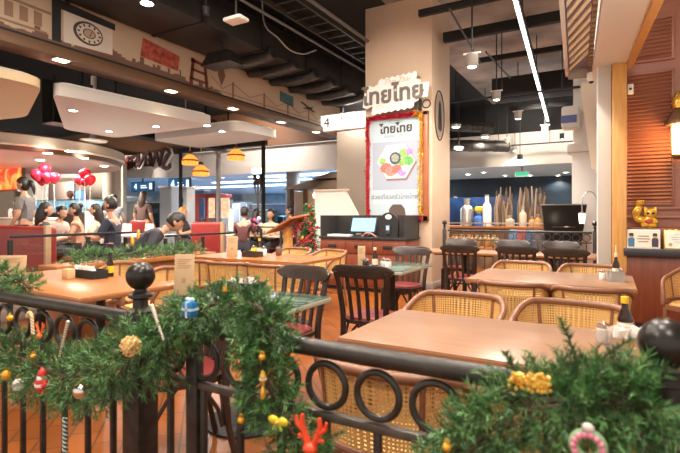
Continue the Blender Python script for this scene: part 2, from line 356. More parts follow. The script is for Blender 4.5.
t = thing('wireless_router', 'cream rounded wireless router box hanging from the ceiling', 'router', PZ(236, 22, 3.5))
MB().box(-.13, .13, -.09, .09, 0, .05, .02).build('case', M_white, t); MB().cyl((0, 0, .05), (0, 0, 1.1), .015).build('hanger', M_iron, t)
t = thing('ceiling_speaker', 'small black ceiling spot left of the cream router box', 'spotlight', PZ(206, 15, 3.6))
MB().lathe([(.04, 0), (.05, .09), (.02, .12)], 14).build('body', M_black, t); MB().cyl((0, 0, .1), (0, 0, 1.0), .012).build('hanger', M_black, t)

# ---- white floating canopies of the left-hand shop
def canopy(pts, z, h, lab, name='floating_canopy', m=None, lamps=(), rnd_=.25):
    t = thing(name, lab, 'canopy', (pts[0][0], pts[0][1], z)); o = Vector((pts[0][0], pts[0][1]))
    P = []; n = len(pts)
    for i in range(n):
        a, b, c = Vector(pts[i-1]), Vector(pts[i]), Vector(pts[(i+1) % n]); u = (a-b).normalized()*rnd_; v = (c-b).normalized()*rnd_
        for k in range(7):
            q = k/6; P.append(tuple(b+u*(1-q)**2+v*q*q-o))
    MB().prism(P, Matrix(), h).build('slab', m or M_canopy, t)
    cx = sum(p[0] for p in P)/len(P); cy = sum(p[1] for p in P)/len(P)
    MB().prism([(cx+(x-cx)*.94, cy+(y-cy)*.94) for x, y in P], Matrix.Translation((0, 0, h)), .04).build('upper_lip', M_white, t)
    for x, y in (pts[0], pts[n//2]): 
        MB().cyl(((x-o.x)*.6+cx*.4, (y-o.y)*.6+cy*.4, h), ((x-o.x)*.6+cx*.4, (y-o.y)*.6+cy*.4, 4.9-z), .02).build('hanger', M_black, t)
    for (x, y) in lamps:
        f = MB().lathe([(.09, 0), (.09, -.01), (.075, -.012)], 16, (x-o.x, y-o.y, 0)).build('lamp_ring', M_chrome, t); MB().lathe([(.075, -.011), (0, -.015)], 16, (x-o.x, y-o.y, 0)).build('lamp_lens', M_lamp, f)
        spot(x, y, z-.06, 90, 150, .6, NEUT)
    return t
def L2(px, py, z): p = PZ(px, py, z); return (p.x, p.y)
canopy([(-6.45, 3.62), (-6.2, 6.35), (-9.0, 6.35), (-8.95, 5.25)], 2.85, .17, 'large white floating ceiling canopy nearest the beam, seen from below', lamps=[L2(73, 110, 2.85), L2(156, 126, 2.85), L2(109, 131, 2.85)], rnd_=.2)
canopy([(-6.15, 6.9), (-6.05, 8.1), (-8.6, 8.3), (-8.6, 6.9)], 2.85, .17, 'smaller white floating canopy beyond the large one, left of hanging lamps', lamps=[L2(207, 125, 2.85), L2(222, 131, 2.85)])
canopy([(-6.35, 1.5), (-6.32, 3.42), (-8.5, 4.35), (-9.4, 4.2), (-9.4, 1.5)], 2.88, .12, 'white canopy with warm cove light at the left edge of the photo', m=mat('cove_cream', (.75, .62, .40), .6))
MB_ = None
area(-7.4, 2.7, 2.86, 14, .8, (1, .75, .35), 'cove_lamp_light', (PI, 0, 0))
# round bulkhead over the food counter
cx, cy, R = -14.45, 6.1, 3.55
t = thing('round_bulkhead', 'big round cream bulkhead over the food counter with red light tinted into its underside', 'bulkhead', (cx, cy, 2.6))
MB().lathe([(R, .12), (R+.05, .15), (R+.05, .36), (R-.1, .42), (0, .42)], 72).build('cream_band', mat('cream_band', (.82, .75, .60), .5), t)
MB().lathe([(R-.06, .02), (R-.02, .12), (R-.3, .13), (0, .13)], 72).build('bronze_rim', M_bronze, t)
MB().lathe([(0, 0), (R-.07, 0), (R-.07, .03), (0, .03)], 72).build('soffit', mat('red_lit_tint', (.62, .42, .36), .5), t)  # blush colour stands in for red light falling on the underside
for px, py in ((70, 151), (84, 158), (48, 153), (104, 166), (40, 160)):
    p = PZ(px, py, 2.6); f = MB().lathe([(.09, -.001), (.09, -.012), (0, -.014)], 14, (p.x-cx, p.y-cy, 0)).build('lamp_lens', M_lamp, t); spot(p.x, p.y, 2.55, 170, 160, .6, NEUT)
MB().box(-.15, .15, -.15, .15, .42, 2.0).build('hanger', M_black, t)
t = thing('ceiling_speaker', 'beige rounded speaker on top of the round cream bulkhead', 'speaker', (-11.2, 4.9, 2.99))
MB().box(-.2, .2, -.1, .1, .03, .27, .06).build('case', mat('beige_plastic', (.45, .38, .29), .5), t); MB().box(-.05, .05, -.05, .05, .0, .03).build('bracket', M_black, t)
t = thing('disc_antenna', 'white disc shaped fixture above the round bulkhead edge', 'light fixture', (-10.9, 7.1, 3.02))
MB().lathe([(.30, 0), (.32, .03), (.1, .06), (.06, .2), (.06, 1.58)], 20).build('disc', M_white, t)

# ---- glazing between the dining hall and the mall concourse, Y = 10.6
gl = thing('window_2', 'tall black framed glazing across the back of the hall', 'window', (-9, 10.6, 0)); 
for k in ('label', 'category'): del gl[k]
gl['kind'] = 'structure'
for x in (-11.8, -8.5): MB().box(x+9-.04, x+9+.04, -.04, .04, 0, 3.2).build('mullion', M_black, gl)
MB().box(-10.2+9-.05, -10.2+9+.05, -.05, .05, 0, 3.3).build('mullion', mat('silver_mullion', (.50, .48, .46), .4, .6), gl)
MB().box(-2.9, .6, -.06, .06, 3.2, 3.34).build('header_rail', M_black, gl)
mg = bpy.data.materials.new('window_glass'); mg.use_nodes = True
_b = mg.node_tree.nodes['Principled BSDF']; _tr = mg.node_tree.nodes.new('ShaderNodeBsdfTransparent'); _gl = mg.node_tree.nodes.new('ShaderNodeBsdfGlossy'); _gl.inputs['Roughness'].default_value = .03
_mx = mg.node_tree.nodes.new('ShaderNodeMixShader'); _mx.inputs[0].default_value = .06
mg.node_tree.links.new(_tr.outputs[0], _mx.inputs[1]); mg.node_tree.links.new(_gl.outputs[0], _mx.inputs[2]); mg.node_tree.links.new(_mx.outputs[0], mg.node_tree.nodes['Material Output'].inputs[0])
M_glass = mg
for a, b in ((-11.76, -10.25), (-10.15, -8.54)): MB().box(a+9, b+9, -.005, .005, .05, 3.2).build('pane', M_glass, gl)
# white fascia over the concourse behind the glazing, soffit and far walls
struct('wall_back', MB().box(-5.0, -3.4, 10.65, 10.8, 3.0, 4.9), mat('soffit_white', (.66, .60, .54), .6))
band = []
for k in range(25):
    u = k/24; x = -19+14.6*u; band.append((x, 13.2 - 2.2*max(0, 1-u*2.6)**2))
mb = MB()
for (x0, y0), (x1, y1) in zip(band, band[1:]):
    mb.mesh([(x0,y0,2.72),(x1,y1,2.72),(x1,y1+.15,2.72),(x0,y0+.15,2.72),(x0,y0,3.62),(x1,y1,3.62),(x1,y1+.15,3.62),(x0,y0+.15,3.62)], [(0,1,5,4),(2,3,7,6),(0,3,2,1),(4,5,6,7)])
struct('trim_11', mb, mat('band_white', (.74, .68, .64), .6))
struct('trim_12', MB().box(-24, -5.2, 13.0, 13.1, 3.62, 4.9), mat('amber_band', (.12, .05, .02), .7))
struct('ceiling', MB().prism([(-40, 13.3), (-4.4, 13.3), (-10, 33), (-40, 33)], Matrix.Translation((0, 0, 2.98)), .12), mat('blue_soffit', (.34, .44, .58), .5))
struct('floor', MB().box(-40, 9, 13.2, 33, 0, .012), mat('concourse_stone', (.32, .34, .37), .25))
struct('wall_back', MB().box(-45, 2, 31, 31.2, 0, 3.0), mat('far_wall', (.17, .25, .33), .6, 0, .5, .9))
M_panel = mat('light_panel', (.75, .88, 1), .5, emit=3.0)
for i, (x, y, a, b) in enumerate(((-11, 17, 3.2, .35), (-15.5, 19, 3.0, .3), (-9.3, 21.5, 2.6, .4), (-20, 22, 4, .4), (-13.5, 26, 4, .5))):
    o = MB().box(-a, a, -b, b, -.03, 0, .01).build('light_panel', M_panel, None, (x, y, 2.974)); tag(o, 'pale blue glowing ceiling panel over the concourse, ' + ('nearest the round stone column', 'above the white street lamp globes', 'small one beyond the stone column', 'leftmost behind the blue screens', 'farthest one')[i], 'light panel', 'concourse light panels')
for x, y in ((-9, 16), (-14, 16), (-19, 17), (-10, 23), (-17, 24), (-24, 24), (-12, 29), (-20, 29)): area(x, y, 2.9, 180, 1.2, COOL, 'concourse_lamp_light')
# ================================================================== PEOPLE
def skin_bm(verts, edges, radii, sub=1):
    me = bpy.data.meshes.new('sk'); me.from_pydata([tuple(v) for v in verts], edges, []); o = bpy.data.objects.new('sk', me); C.objects.link(o)
    o.modifiers.new('s', 'SKIN')
    for i, r in enumerate(radii): me.skin_vertices[0].data[i].radius = (r, r) if not isinstance(r, tuple) else r
    me.skin_vertices[0].data[0].use_root = True
    sb = o.modifiers.new('u', 'SUBSURF'); sb.levels = sub; sb.render_levels = sub
    dg = bpy.context.evaluated_depsgraph_get(); dg.update(); ev = bpy.data.meshes.new_from_object(o.evaluated_get(dg))
    bpy.data.objects.remove(o); bpy.data.meshes.remove(me); return ev
def person(label, base, facing, pose='sit', shirt=(.1, .1, .1), pants=(.03, .03, .04), hair='long', haircol=None, lean=0, turn=0, nod=0, scale=1, mask=None, cap=None, sleeve=.6, arms=None, extra=None, group=None):
    t = thing('person', label, 'person', base, facing, group); t.scale = (scale,)*3
    stand = pose == 'stand'; dzz = .42 if stand else 0
    Lm = Matrix.Translation((0, 0, .53+dzz)) @ Matrix.Rotation(-lean, 4, 'X') @ Matrix.Translation((0, 0, -.53-dzz))
    U = lambda x, y, z: Lm @ Vector((x, y, z+dzz))
    arms = arms or ('down' if stand else 'table')
    V = [U(0,0,.53), U(0,-.01,.68), U(0,-.01,.84), U(0,0,.955), U(0,.01,1.04), U(0,.02,1.12)]; E = [(0,1),(1,2),(2,3),(3,4),(4,5)]; Rr = [(.13,.105), (.115,.095), (.135,.105), (.10,.075), .05, .052]
    wr = []
    for s in (-1, 1):
        i = len(V)
        if arms == 'down': el, wi = U(s*.225, -.01, .70), U(s*.21, .12, .50)
        elif arms == 'fwd': el, wi = U(s*.22, .10, .72), U(s*.15, .32, .80)
        else: el, wi = U(s*.23, .10, .71), U(s*.12, .33, .77)
        V += [U(s*.165, -.005, .95), el, wi]; E += [(3, i), (i, i+1), (i+1, i+2)]; Rr += [.056, .042, .028]; wr.append((el, wi, s))
    for s in (-1, 1):
        i = len(V)
        V += ([Vector((s*.09, 0, .88)), Vector((s*.10, .02, .48)), Vector((s*.10, 0, .09)), Vector((s*.105, .13, .035))] if stand else
              [Vector((s*.09, .03, .53)), Vector((s*.11, .42, .51)), Vector((s*.11, .40, .09)), Vector((s*.115, .54, .04))])
        E += [(0, i), (i, i+1), (i+1, i+2), (i+2, i+3)]; Rr += [.088, .062, .042, .038]
    mb = MB(); ev = skin_bm(V, E, Rr); mb.bm.from_mesh(ev)
    # hands
    for el, wi, s in wr:
        d = (wi-el).normalized(); side = d.cross(Vector((0, 0, 1))).normalized(); c = wi+d*.05
        mb.ball(c, (.036, .05, .018), 10, 6, d.to_track_quat('Y', 'Z').to_matrix().to_4x4())
        for k, ln in enumerate((.055, .066, .062, .048)):
            a = c+d*.035+side*(-.024+.016*k); mb.tube([a, a+d*ln*.55+Vector((0,0,-.004)), a+d*ln*.95+Vector((0,0,-.02))], [.0085, .008, .006], 6)
        a = c-d*.01+side*(-s*.03); mb.tube([a, a+d*.03+side*(-s*.022), a+d*.055+side*(-s*.022)], [.010, .009, .007], 6)
    # head
    hc = U(0, .03, 1.205); Hm = Matrix.Translation(hc) @ Matrix.Rotation(turn, 4, 'Z') @ Matrix.Rotation(-lean*.5-nod, 4, 'X')
    tmp = bmesh.new(); bmesh.ops.create_uvsphere(tmp, u_segments=20, v_segments=14, radius=1)
    for v in tmp.verts:
        x, y, z = v.co; k = 1-.22*max(0, -z)**1.3
        v.co = (x*.075*k, y*.092*(k if y > 0 else 1)+(.012 if z < -.3 and y > 0 else 0), z*.115)
        if y > .85 and -.35 < z < .1 and abs(x) < .3: v.co.y += .016
    tm = bpy.data.meshes.new('h'); tmp.to_mesh(tm); tmp.free(); tm.transform(Hm); mb.bm.from_mesh(tm); bpy.data.meshes.remove(tm)
    mb.mesh([Hm @ Vector(p) for p in ((-.012,.088,-.03),(.012,.088,-.03),(0,.118,-.028),(0,.092,.02))], [(0,1,2),(0,2,3),(1,3,2)])
    for s in (-1, 1): mb.ball(Hm @ Vector((s*.077, -.005, -.01)), (.012, .022, .032), 8, 6)
    body = mb.build('body', M_skin, t)
    # face
    e = MB()
    for s in (-1, 1): e.ball(Hm @ Vector((s*.03, .083, .012)), (.012, .008, .007), 8, 6, Hm.to_3x3().to_4x4())
    e.build('eyes', M_hair, t)
    if mask: MB().grid(lambda u, v: Hm @ Vector((.08*math.sin((u-.5)*2.4), .107*math.cos((u-.5)*2.0)+.004, -.085+.075*v)), 10, 4).build('face_mask', mat('mask_%s' % mask, (.02, .02, .025) if mask == 'black' else (.75, .78, .80), .8), t)
    else: MB().ball(Hm @ Vector((0, .088, -.055)), (.024, .008, .006), 8, 6, Hm.to_3x3().to_4x4()).build('mouth', mat('lip', (.42, .15, .12), .5), t)
    # hair
    hm = mat('hair_%s' % (haircol and str(haircol) or 'black'), haircol or (.012, .009, .008), .45)
    h = MB(); tmp = bmesh.new(); bmesh.ops.create_uvsphere(tmp, u_segments=20, v_segments=14, radius=1)
    for v in tmp.verts:
        x, y, z = v.co; lo = -.12 if y > .3 else (.0 if abs(x) > .8 and hair == 'short' else -.75)
        zz = z
        if y > .25: zz = max(z, .40)
        elif hair == 'short': zz = max(z, -.55)
        v.co = (x*.086, min(y*.104, .086 if zz > .4 else .03)-.006, zz*.125+.008)
    tm = bpy.data.meshes.new('h'); tmp.to_mesh(tm); tmp.free(); tm.transform(Hm); h.bm.from_mesh(tm); bpy.data.meshes.remove(tm)
    if hair == 'long':
        h.tube([Hm @ Vector(p) for p in ((0, -.05, .02), (0, -.07, -.1), (0, -.085, -.24), (0, -.08, -.33))], [.075, .085, .075, .03], 12, flat=1.1)
    elif hair == 'tail':
        h.tube([Hm @ Vector(p) for p in ((0, -.09, .03), (0, -.135, .0), (0, -.135, -.12), (0, -.11, -.22))], [.02, .035, .03, .008], 10)
    elif hair == 'bun': h.ball(Hm @ Vector((0, -.10, .06)), .045, 12, 8)
    h.build('hair', hm, t)
    if cap:
        c_ = MB(); c_.grid(lambda u, v: Hm @ Vector((.094*math.cos(2*PI*u)*math.cos(v*PI/2), .112*math.sin(2*PI*u)*math.cos(v*PI/2)-.004, .04+.105*math.sin(v*PI/2))), 20, 6)
        c_.prism([(-.07, 0), (-.05, .09), (0, .11), (.05, .09), (.07, 0)], Hm @ Matrix.Translation((0, .08, .05)) @ Matrix.Rotation(-.2, 4, 'X'), .006)
        c_.build('cap', mat('cap_%s' % str(cap), cap, .8), t)
    # clothes
    P = 1.0
    cv = [V[0]+Vector((0, 0, .0)), V[1], V[2], V[3], V[4]-(V[4]-V[3])*.25]; ce = [(0,1),(1,2),(2,3),(3,4)]; cr = [(.148,.122), (.134,.113), (.152,.122), (.118,.092), .068]
    for el, wi, s in wr:
        i = len(cv); sh = U(s*.165, -.005, .95); cv += [sh, sh.lerp(el, min(1, sleeve*1.3))]; ce += [(3, i), (i, i+1)]; cr += [.070, .058]
        if sleeve > .9: cv.append(el.lerp(wi, .85)); ce.append((i+1, i+2)); cr.append(.045)
    m2 = MB(); ev = skin_bm(cv, ce, cr); m2.bm.from_mesh(ev); sh_o = m2.build('shirt', mat('cloth_%s' % str(shirt), shirt, .85, 0, .12, 20), t)
    if extra == 'orange':
        for dx, z, r, m in ((.0, .80, .085, mat('print_orange', (.85, .33, .03), .8)), (.10, .72, .06, mat('print_gold', (.80, .42, .05), .8))):
            MB().ball(U(dx, -.112, z), (r, .02, r), 14, 8).build('shirt_print', m, sh_o)
    if extra == 'badge': MB().box(-.04, .04, 0, .008, -.02, .02, M=Matrix.Translation(U(-.06, .125, .90))).build('name_badge', M_white, sh_o)
    if extra == 'apron': MB().grid(lambda u, v: U(.15*math.sin((u-.5)*2), .135*math.cos((u-.5)*1.6)+.01, .45+.4*v), 8, 4).build('apron', M_ink, sh_o)
    pv = [V[0]]; pe = []; pr = [(.142, .118)]; k0 = 12
    for q in range(2):
        i = len(pv); a = V[k0+4*q:k0+4*q+3]; pv += a; pe += [(0, i), (i, i+1), (i+1, i+2)]; pr += [.100, .076, .056]
    m3 = MB(); ev = skin_bm(pv, pe, pr); m3.bm.from_mesh(ev); m3.build('trousers', mat('pants_%s' % str(pants), pants, .85), t)
    m4 = MB()
    for q in range(2):
        a, b = V[k0+4*q+2], V[k0+4*q+3]; m4 = MB(); m4.tube([Vector((a.x, a.y-.05, .05)), Vector((a.x, a.y+.05, .055)), Vector((b.x, b.y+.03, .035))], [.047, .052, .035], 10); m4.build('shoe', M_black, t)
    return t

# ================================================================== LEFT-HAND SHOP AND FAR CONCOURSE
PLAT = .12
struct('floor', MB().box(-22, -6.05, 2.2, 10.2, 0, PLAT, .01), mat('platform_tile', (.20, .165, .14), .4, 0, .2, 3))
M_booth = mat('booth_red', (.24, .020, .018), .38, 0, .12, 6)
def booth(x0, x1, y, lab, face=1, top=1.12, base=0, depth=.5):
    t = thing('booth_bench', lab, 'booth', ((x0+x1)/2, y, base)); w_ = (x1-x0)/2
    MB().box(-w_, w_, -.08, .08, .05, top-base, .05, seg=3).build('backrest', M_booth, t)
    MB().box(-w_, w_, face*.08 if face > 0 else -depth, depth if face > 0 else -.08, .28, .46, .05, seg=3).build('seat', M_booth, t)
    MB().box(-w_+.02, w_-.02, 0 if face > 0 else -depth+.05, depth-.05 if face > 0 else 0, 0, .28).build('plinth', M_black, t)
    MB().box(w_, w_+.05, -.1, -.03, 0, top-base+.01, .008).build('end_panel', mat('blond_wood', (.40, .26, .15), .45), t)
    return t
booth(-8.6, -5.98, 3.35, 'large red vinyl booth back at the left edge with pale end panel', 1, 1.10, PLAT)
t = thing('booth_stool', 'low red upholstered stool bench before the white booth table', 'stool', (-7.5, 4.62, PLAT)); MB().box(-.45, .45, -.22, .22, .26, .46, .05, seg=3).build('seat', M_booth, t); MB().box(-.4, .4, -.18, .18, 0, .26).build('plinth', M_black, t)
booth(-9.75, -9.15, 7.3, 'small red booth bench behind the bent man in dark shirt', -1, 1.12, PLAT)
def hall_booth(px0, px1, py, d, lab, depth=.6):
    a = PD(px0, py, d); b = PD(px1, py, d); y = (a.y+b.y)/2
    return booth(PY(px0, py, y).x, PY(px1, py, y).x, y, lab, 1, PY((px0+px1)/2, py, y).z, 0, depth)
hall_booth(193, 224, 222, 9.2, 'dark red booth back under the orange hanging lamps')
def dark_rail(p0, p1, z0, z1, lab, n=4):
    """black metal and glass divider between two floor points"""
    p0, p1 = Vector((*p0[:2], 0)), Vector((*p1[:2], 0)); t = thing('glass_divider', lab, 'divider', p0); d = p1-p0; L = d.length; a = math.atan2(d.y, d.x); t.rotation_euler.z = a
    MB().box(0, L, -.015, .015, z1-.03, z1, .004).build('top_rail', M_black, t); MB().box(0, L, -.015, .015, z0, z0+.03).build('bottom_rail', M_black, t)
    for i in range(n+1): MB().box(L*i/n-.02, L*i/n+.02, -.02, .02, 0, z1-.05).build('post', M_black, t)
    for i in range(n): MB().box(L*i/n+.02, L*(i+1)/n-.02, -.003, .003, z0+.03, z1-.05).build('glass_panel', M_glass, t)
    return t
dark_rail((-5.6, 2.7), (-5.6, 4.45), .35, 1.02, 'black framed glass divider in front of the large red booth', 2)
dark_rail((-5.6, 4.75), (-5.6, 6.2), .3, .95, 'low black framed glass divider beside the bent man', 2)
dark_rail((-7.0, 8.0), (-4.9, 8.0), .15, 1.0, 'black framed glass divider behind the middle wooden table, left of lectern', 4)
def simple_table(x, y, z, w_, dp, lab, top, base=0):
    t = thing('dining_table', lab, 'table', (x, y, base)); MB().box(-w_/2, w_/2, -dp/2, dp/2, z-base-.035, z-base, .006).build('tabletop', top, t)
    MB().cyl((0, 0, .02), (0, 0, z-base-.035), .035).build('pedestal', M_black, t); MB().lathe([(.24, 0), (.24, .012), (.05, .03)], 24).build('foot', M_black, t); return t
simple_table(-8.0, 5.85, .88, 2.2, .7, 'white topped booth table where four diners sit', M_white, PLAT)
for i, (x, y) in enumerate(((-8.6, 5.75), (-8.3, 5.95), (-7.9, 5.7), (-7.5, 5.85))):
    t = thing('menu_stand', 'small pink and white printed card on the white booth table', 'menu', (x, y, .88), .5*i, 'printed cards on the booth table')
    MB().prism([(-.05, 0), (.05, 0), (.004, .2), (-.004, .2)], face_front((0, -.08, 0), right=(0, 1, 0)), .16).build('card', mat('pink_print', (.80, .45, .42), .6, 0, .5, 22), t)
def at_px(px, py, d): return PD(px, py, d)
def put(px, py, d, hz): p = PD(px, py, d); return (p.x, p.y, hz)
F_ = lambda deg: math.radians(deg)
person('woman server in grey shirt with name badge standing by the counter', put(25, 215, 7.9, PLAT), F_(125), 'stand', (.16, .15, .15), hair='tail', extra='badge', nod=.35, mask='white', scale=1.0)
person('diner with long black hair seen from behind at the white booth table', put(44, 215, 7.6, PLAT), F_(-30), 'sit', (.05, .045, .045), hair='long')
person('diner with black hair bending beside the long haired diner', put(53, 215, 8.9, PLAT), F_(-80), 'sit', (.45, .35, .30), hair='bun', lean=.3)
person('woman diner in tan strap top sitting at the white booth table', put(77, 215, 8.2, PLAT), F_(140), 'sit', (.55, .28, .18), hair='bun', sleeve=.1, nod=.2)
person('woman diner in cream blouse next to the man in navy shirt', put(97, 215, 8.7, PLAT), F_(130), 'sit', (.70, .62, .50), hair='long')
person('man in navy shirt and black face mask at booth table end', put(112, 215, 7.3, PLAT), F_(122), 'sit', (.022, .03, .052), hair='short', mask='black', sleeve=.7, scale=1.06)
person('man in dark shirt with orange print bent over away from us', put(126, 215, 6.0, PLAT-.04), F_(-38), 'sit', (.035, .035, .045), hair='short', lean=.85, nod=.3, extra='orange', scale=1.12)
person('standing visitor with brown ponytail in front of blue screens', put(143, 215, 11.5, PLAT), F_(20), 'stand', (.10, .06, .05), hair='long', haircol=(.05, .025, .015), scale=.97)
person('visitor in grey top behind the man in navy shirt', put(114, 215, 11.2, PLAT), F_(60), 'stand', (.30, .32, .36), hair='short', scale=.92)
person('server behind the icy blue counter below the television', put(71, 215, 15.4, .3), F_(180), 'stand', (.12, .16, .24), hair='short', cap=(.75, .75, .78), scale=.98)
person('woman with orange hair seated near the hanging lamps', put(182, 215, 11.0, .1), F_(-70), 'sit', (.06, .05, .05), hair='long', haircol=(.65, .20, .03))
person('man in maroon shirt and dark cap seen from behind by glazing', put(244, 215, 10.2, .08), F_(20), 'sit', (.10, .035, .035), hair='short', cap=(.03, .02, .02))
person('diner with long black hair seen from behind next to capped man', put(256, 215, 11.2, .06), F_(10), 'sit', (.02, .02, .025), hair='long')
person('young woman in cream top facing us at the hall table', put(271, 215, 10.9, .05), F_(190), 'sit', (.72, .56, .36), hair='long')
person('diner with black hair just left of the lectern, leaning', put(291, 215, 11.3, .12), F_(110), 'sit', (.04, .04, .05), hair='short')
t_ = simple_table(-7.5, 8.75, .78, 2.6, .8, 'pale hall table in front of the seated diners', mat('pale_laminate', (.62, .50, .38), .4))
fb = thing('flower_bouquet', 'pink and white bouquet basket behind the middle wooden table', 'flowers', (-7.26, 8.6, .90))
rr = random.Random(5)
MB().lathe([(.10, -.12), (.15, .05), (.13, .05)], 14).build('basket', mat('wicker', (.35, .22, .12), .8), fb)
for k in range(16):
    MB().ball((rr.uniform(-.2, .2), rr.uniform(-.15, .15), rr.uniform(.05, .28)), .05, 8, 6).build('blossom', mat(('pink_petal', 'white_petal', 'violet_petal')[k % 3], ((.75, .12, .28), (.8, .75, .75), (.35, .2, .5))[k % 3], .7), fb)

# food counter
ct = thing('food_counter', 'long dark food counter with glowing icy blue glass display', 'counter', (-14.6, 8.6, PLAT))
MB().box(-2.2, 1.2, 0, .8, 0, 1.16, .02).build('base', mat('dark_panel', (.06, .05, .045), .4), ct)
MB().box(-2.2, 1.2, 0, .8, 1.16, 1.20).build('worktop', M_steel, ct)
MB().box(-2.15, 1.15, .02, .7, 1.20, 1.57, .02).build('ice_display', mat('ice_blue', (.28, .52, .66), .25, 0, .8, 3.5, emit=.30, ecol=(.35, .75, 1)), ct)
MB().box(-2.2, 1.2, 0, .75, 1.57, 1.60, .005).build('top_frame', M_steel, ct)
mn = thing('menu_board', 'glowing orange red backlit picture panel at the left edge', 'sign board', (PY(6, 165, 7.4).x, 7.4, 2.0))
MB().box(-1.6, .9, 0, .08, -.05, .95, .01).build('panel_frame', M_bronze, mn)
def fire_mat():
    m = bpy.data.materials.new('backlit_orange'); m.use_nodes = True; N = m.node_tree; b = N.nodes['Principled BSDF']
    tc = N.nodes.new('ShaderNodeTexCoord'); nz = N.nodes.new('ShaderNodeTexNoise'); nz.inputs['Scale'].default_value = 2.2; nz.inputs['Distortion'].default_value = 1.2
    r = N.nodes.new('ShaderNodeValToRGB'); r.color_ramp.elements[0].position = .38; r.color_ramp.elements[0].color = (.55, .035, .02, 1); r.color_ramp.elements[1].position = .68; r.color_ramp.elements[1].color = (1, .33, .06, 1)
    N.links.new(tc.outputs['Object'], nz.inputs['Vector']); N.links.new(nz.outputs[0], r.inputs[0]); N.links.new(r.outputs[0], b.inputs['Base Color']); N.links.new(r.outputs[0], b.inputs['Emission Color']); b.inputs['Emission Strength'].default_value = 1.1
    return m
MB().box(-1.54, .84, -.012, 0, 0, .9).build('backlit_picture', fire_mat(), mn)
MB().box(-1.6, -1.55, 0, .06, -1.9, 0).build('support_post', M_white, mn); MB().box(.84, .9, 0, .06, -1.9, 0).build('support_post', M_white, mn)
area(mn.location.x, 6.6, 2.45, 40, .6, (1, .25, .12), 'backlit_panel_glow', (0, 0, 0))
lc = thing('service_counter', 'white service counter at the left edge below the orange panel', 'counter', (PY(10, 215, 6.6).x, 6.6, PLAT))
MB().box(-1.6, 1.0, 0, .7, 0, 1.0, .02).build('base', M_cream, lc); MB().box(-1.65, 1.05, -.05, .75, 1.0, 1.05, .01).build('worktop', M_white, lc)
for i in range(5):
    o = MB().lathe([(.05, 0), (.06, .18), (.045, .2), (.045, .24), (0, .24)], 12).build('jar', mat(('jar_white', 'jar_brown')[i % 2], ((.7, .66, .6), (.16, .07, .04))[i % 2], .3), None, (lc.location.x-.5+.22*i, 6.85, PLAT+1.05)); tag(o, 'small jar on the white service counter', 'jar', 'jars on the service counter')
def column(x, y, r, z1, m, lab, square=False):
    t = thing('column', lab, 'column', (x, y, 0))
    if square: MB().box(-r, r, -r, r, 0, z1, .01).build('shaft', m, t)
    else: MB().lathe([(r, 0), (r, z1)], 28).build('shaft', m, t)
    MB().lathe([(r*1.25, 0), (r*1.25, .1), (r*1.05, .13)], 28).build('base_ring', m, t); return t
for px, r, Y, lab in ((39, .45, 10.9, 'white column behind the first red balloon cluster'), (112, .30, 10.9, 'cream round column right of the second balloon cluster')):
    p = PY(px, 200, Y); column(p.x, Y, r, 2.98, M_cream if px > 100 else M_white, lab, px < 100)
bd = thing('menu_screen', 'brown rectangular board behind the balloon clusters', 'board', (PY(61, 200, 10.0).x, 10.0, 1.65)); MB().box(-.78, .78, 0, .06, 0, .78, .01).build('panel', mat('taupe_board', (.13, .10, .085), .5), bd); MB().cyl((0, .03, 0), (0, .03, -1.53), .03).build('stand_post', M_black, bd)
tv = thing('television', 'small blue glowing television beside the brown board', 'television', (PY(80, 200, 9.9).x, 9.9, 1.74)); MB().box(-.28, .28, 0, .05, 0, .36, .008).build('case', M_black, tv); MB().box(-.25, .25, -.006, 0, .03, .33).build('screen', mat('blue_screen', (.05, .12, .55), .3, emit=1.6), tv); MB().cyl((0, .03, 0), (0, .03, -1.62), .02).build('stand_post', M_black, tv)
M_ball = mat('balloon_red', (.55, .010, .028), .25, spec=.5)
def balloons(cl, Y, where):
    for i, (px, py, r) in enumerate(cl):
        p = PY(px, py, Y+.12*(i % 2)); R_ = r*.0215
        t = thing('balloon', 'shiny red balloon, ' + (('left', 'topmost', 'middle', 'right', 'lowest') if len(cl) == 5 else ('topmost', 'left', 'right', 'lowest'))[i] + ' of the cluster ' + where, 'balloon', p, 0, 'red balloons ' + where)
        MB().lathe([(0, -R_*1.1), (R_*.45, -R_*.85), (R_*.85, -R_*.35), (R_, .1*R_), (R_*.85, R_*.6), (R_*.5, R_*.9), (0, R_)], 18).build('balloon_skin', M_ball, t)
        MB().tube([(0, 0, -R_*1.05), (.02*(i-2), 0, -R_*1.05-.55)], .006, 6).build('stick', M_white, t)
balloons(((37, 175, 6.5), (45, 169, 6), (47, 178, 6), (54, 178, 6), (42, 181, 5)), 6.0, 'left of the brown board')
balloons(((85, 174, 5.5), (80, 180, 5.5), (90, 180, 5.5), (85, 182, 4.5)), 6.2, 'above the television')

# mirrored ice-cream shop sign (seen from behind)
sg = thing('shop_sign', 'reversed dark lettering of a shop sign on curved white band', 'sign', PY(143, 163, 12.1))
for ch, px, py, s_ in (('S', 166, 160, .95), ('W', 156, 160, .62), ('E', 148.5, 160.5, .56), ('N', 142, 161, .56), ('S', 136, 162, .52), ('E', 130.5, 163, .52), ('N', 125, 165, .52), ("'", 121.5, 165, .5), ('S', 118, 168, .56)):
    p = PY(px, py, 12.1)-sg.location
    MB().text(ch, s_*1.25, face_front(p, right=(-1, 0, 0)), .03, bold=.012).build('letter', mat('sign_brown', (.09, .03, .025), .5) if px > 127 else mat('sign_red', (.45, .06, .06), .5), sg)
    MB().text(ch, s_*1.25, face_front(p+Vector((.03, .06, -.03)), right=(-1, 0, 0)), .02, bold=.05).build('letter_halo', M_white, sg)
M_scr = mat('screen_blue', (.012, .075, .17), .3, emit=.55)
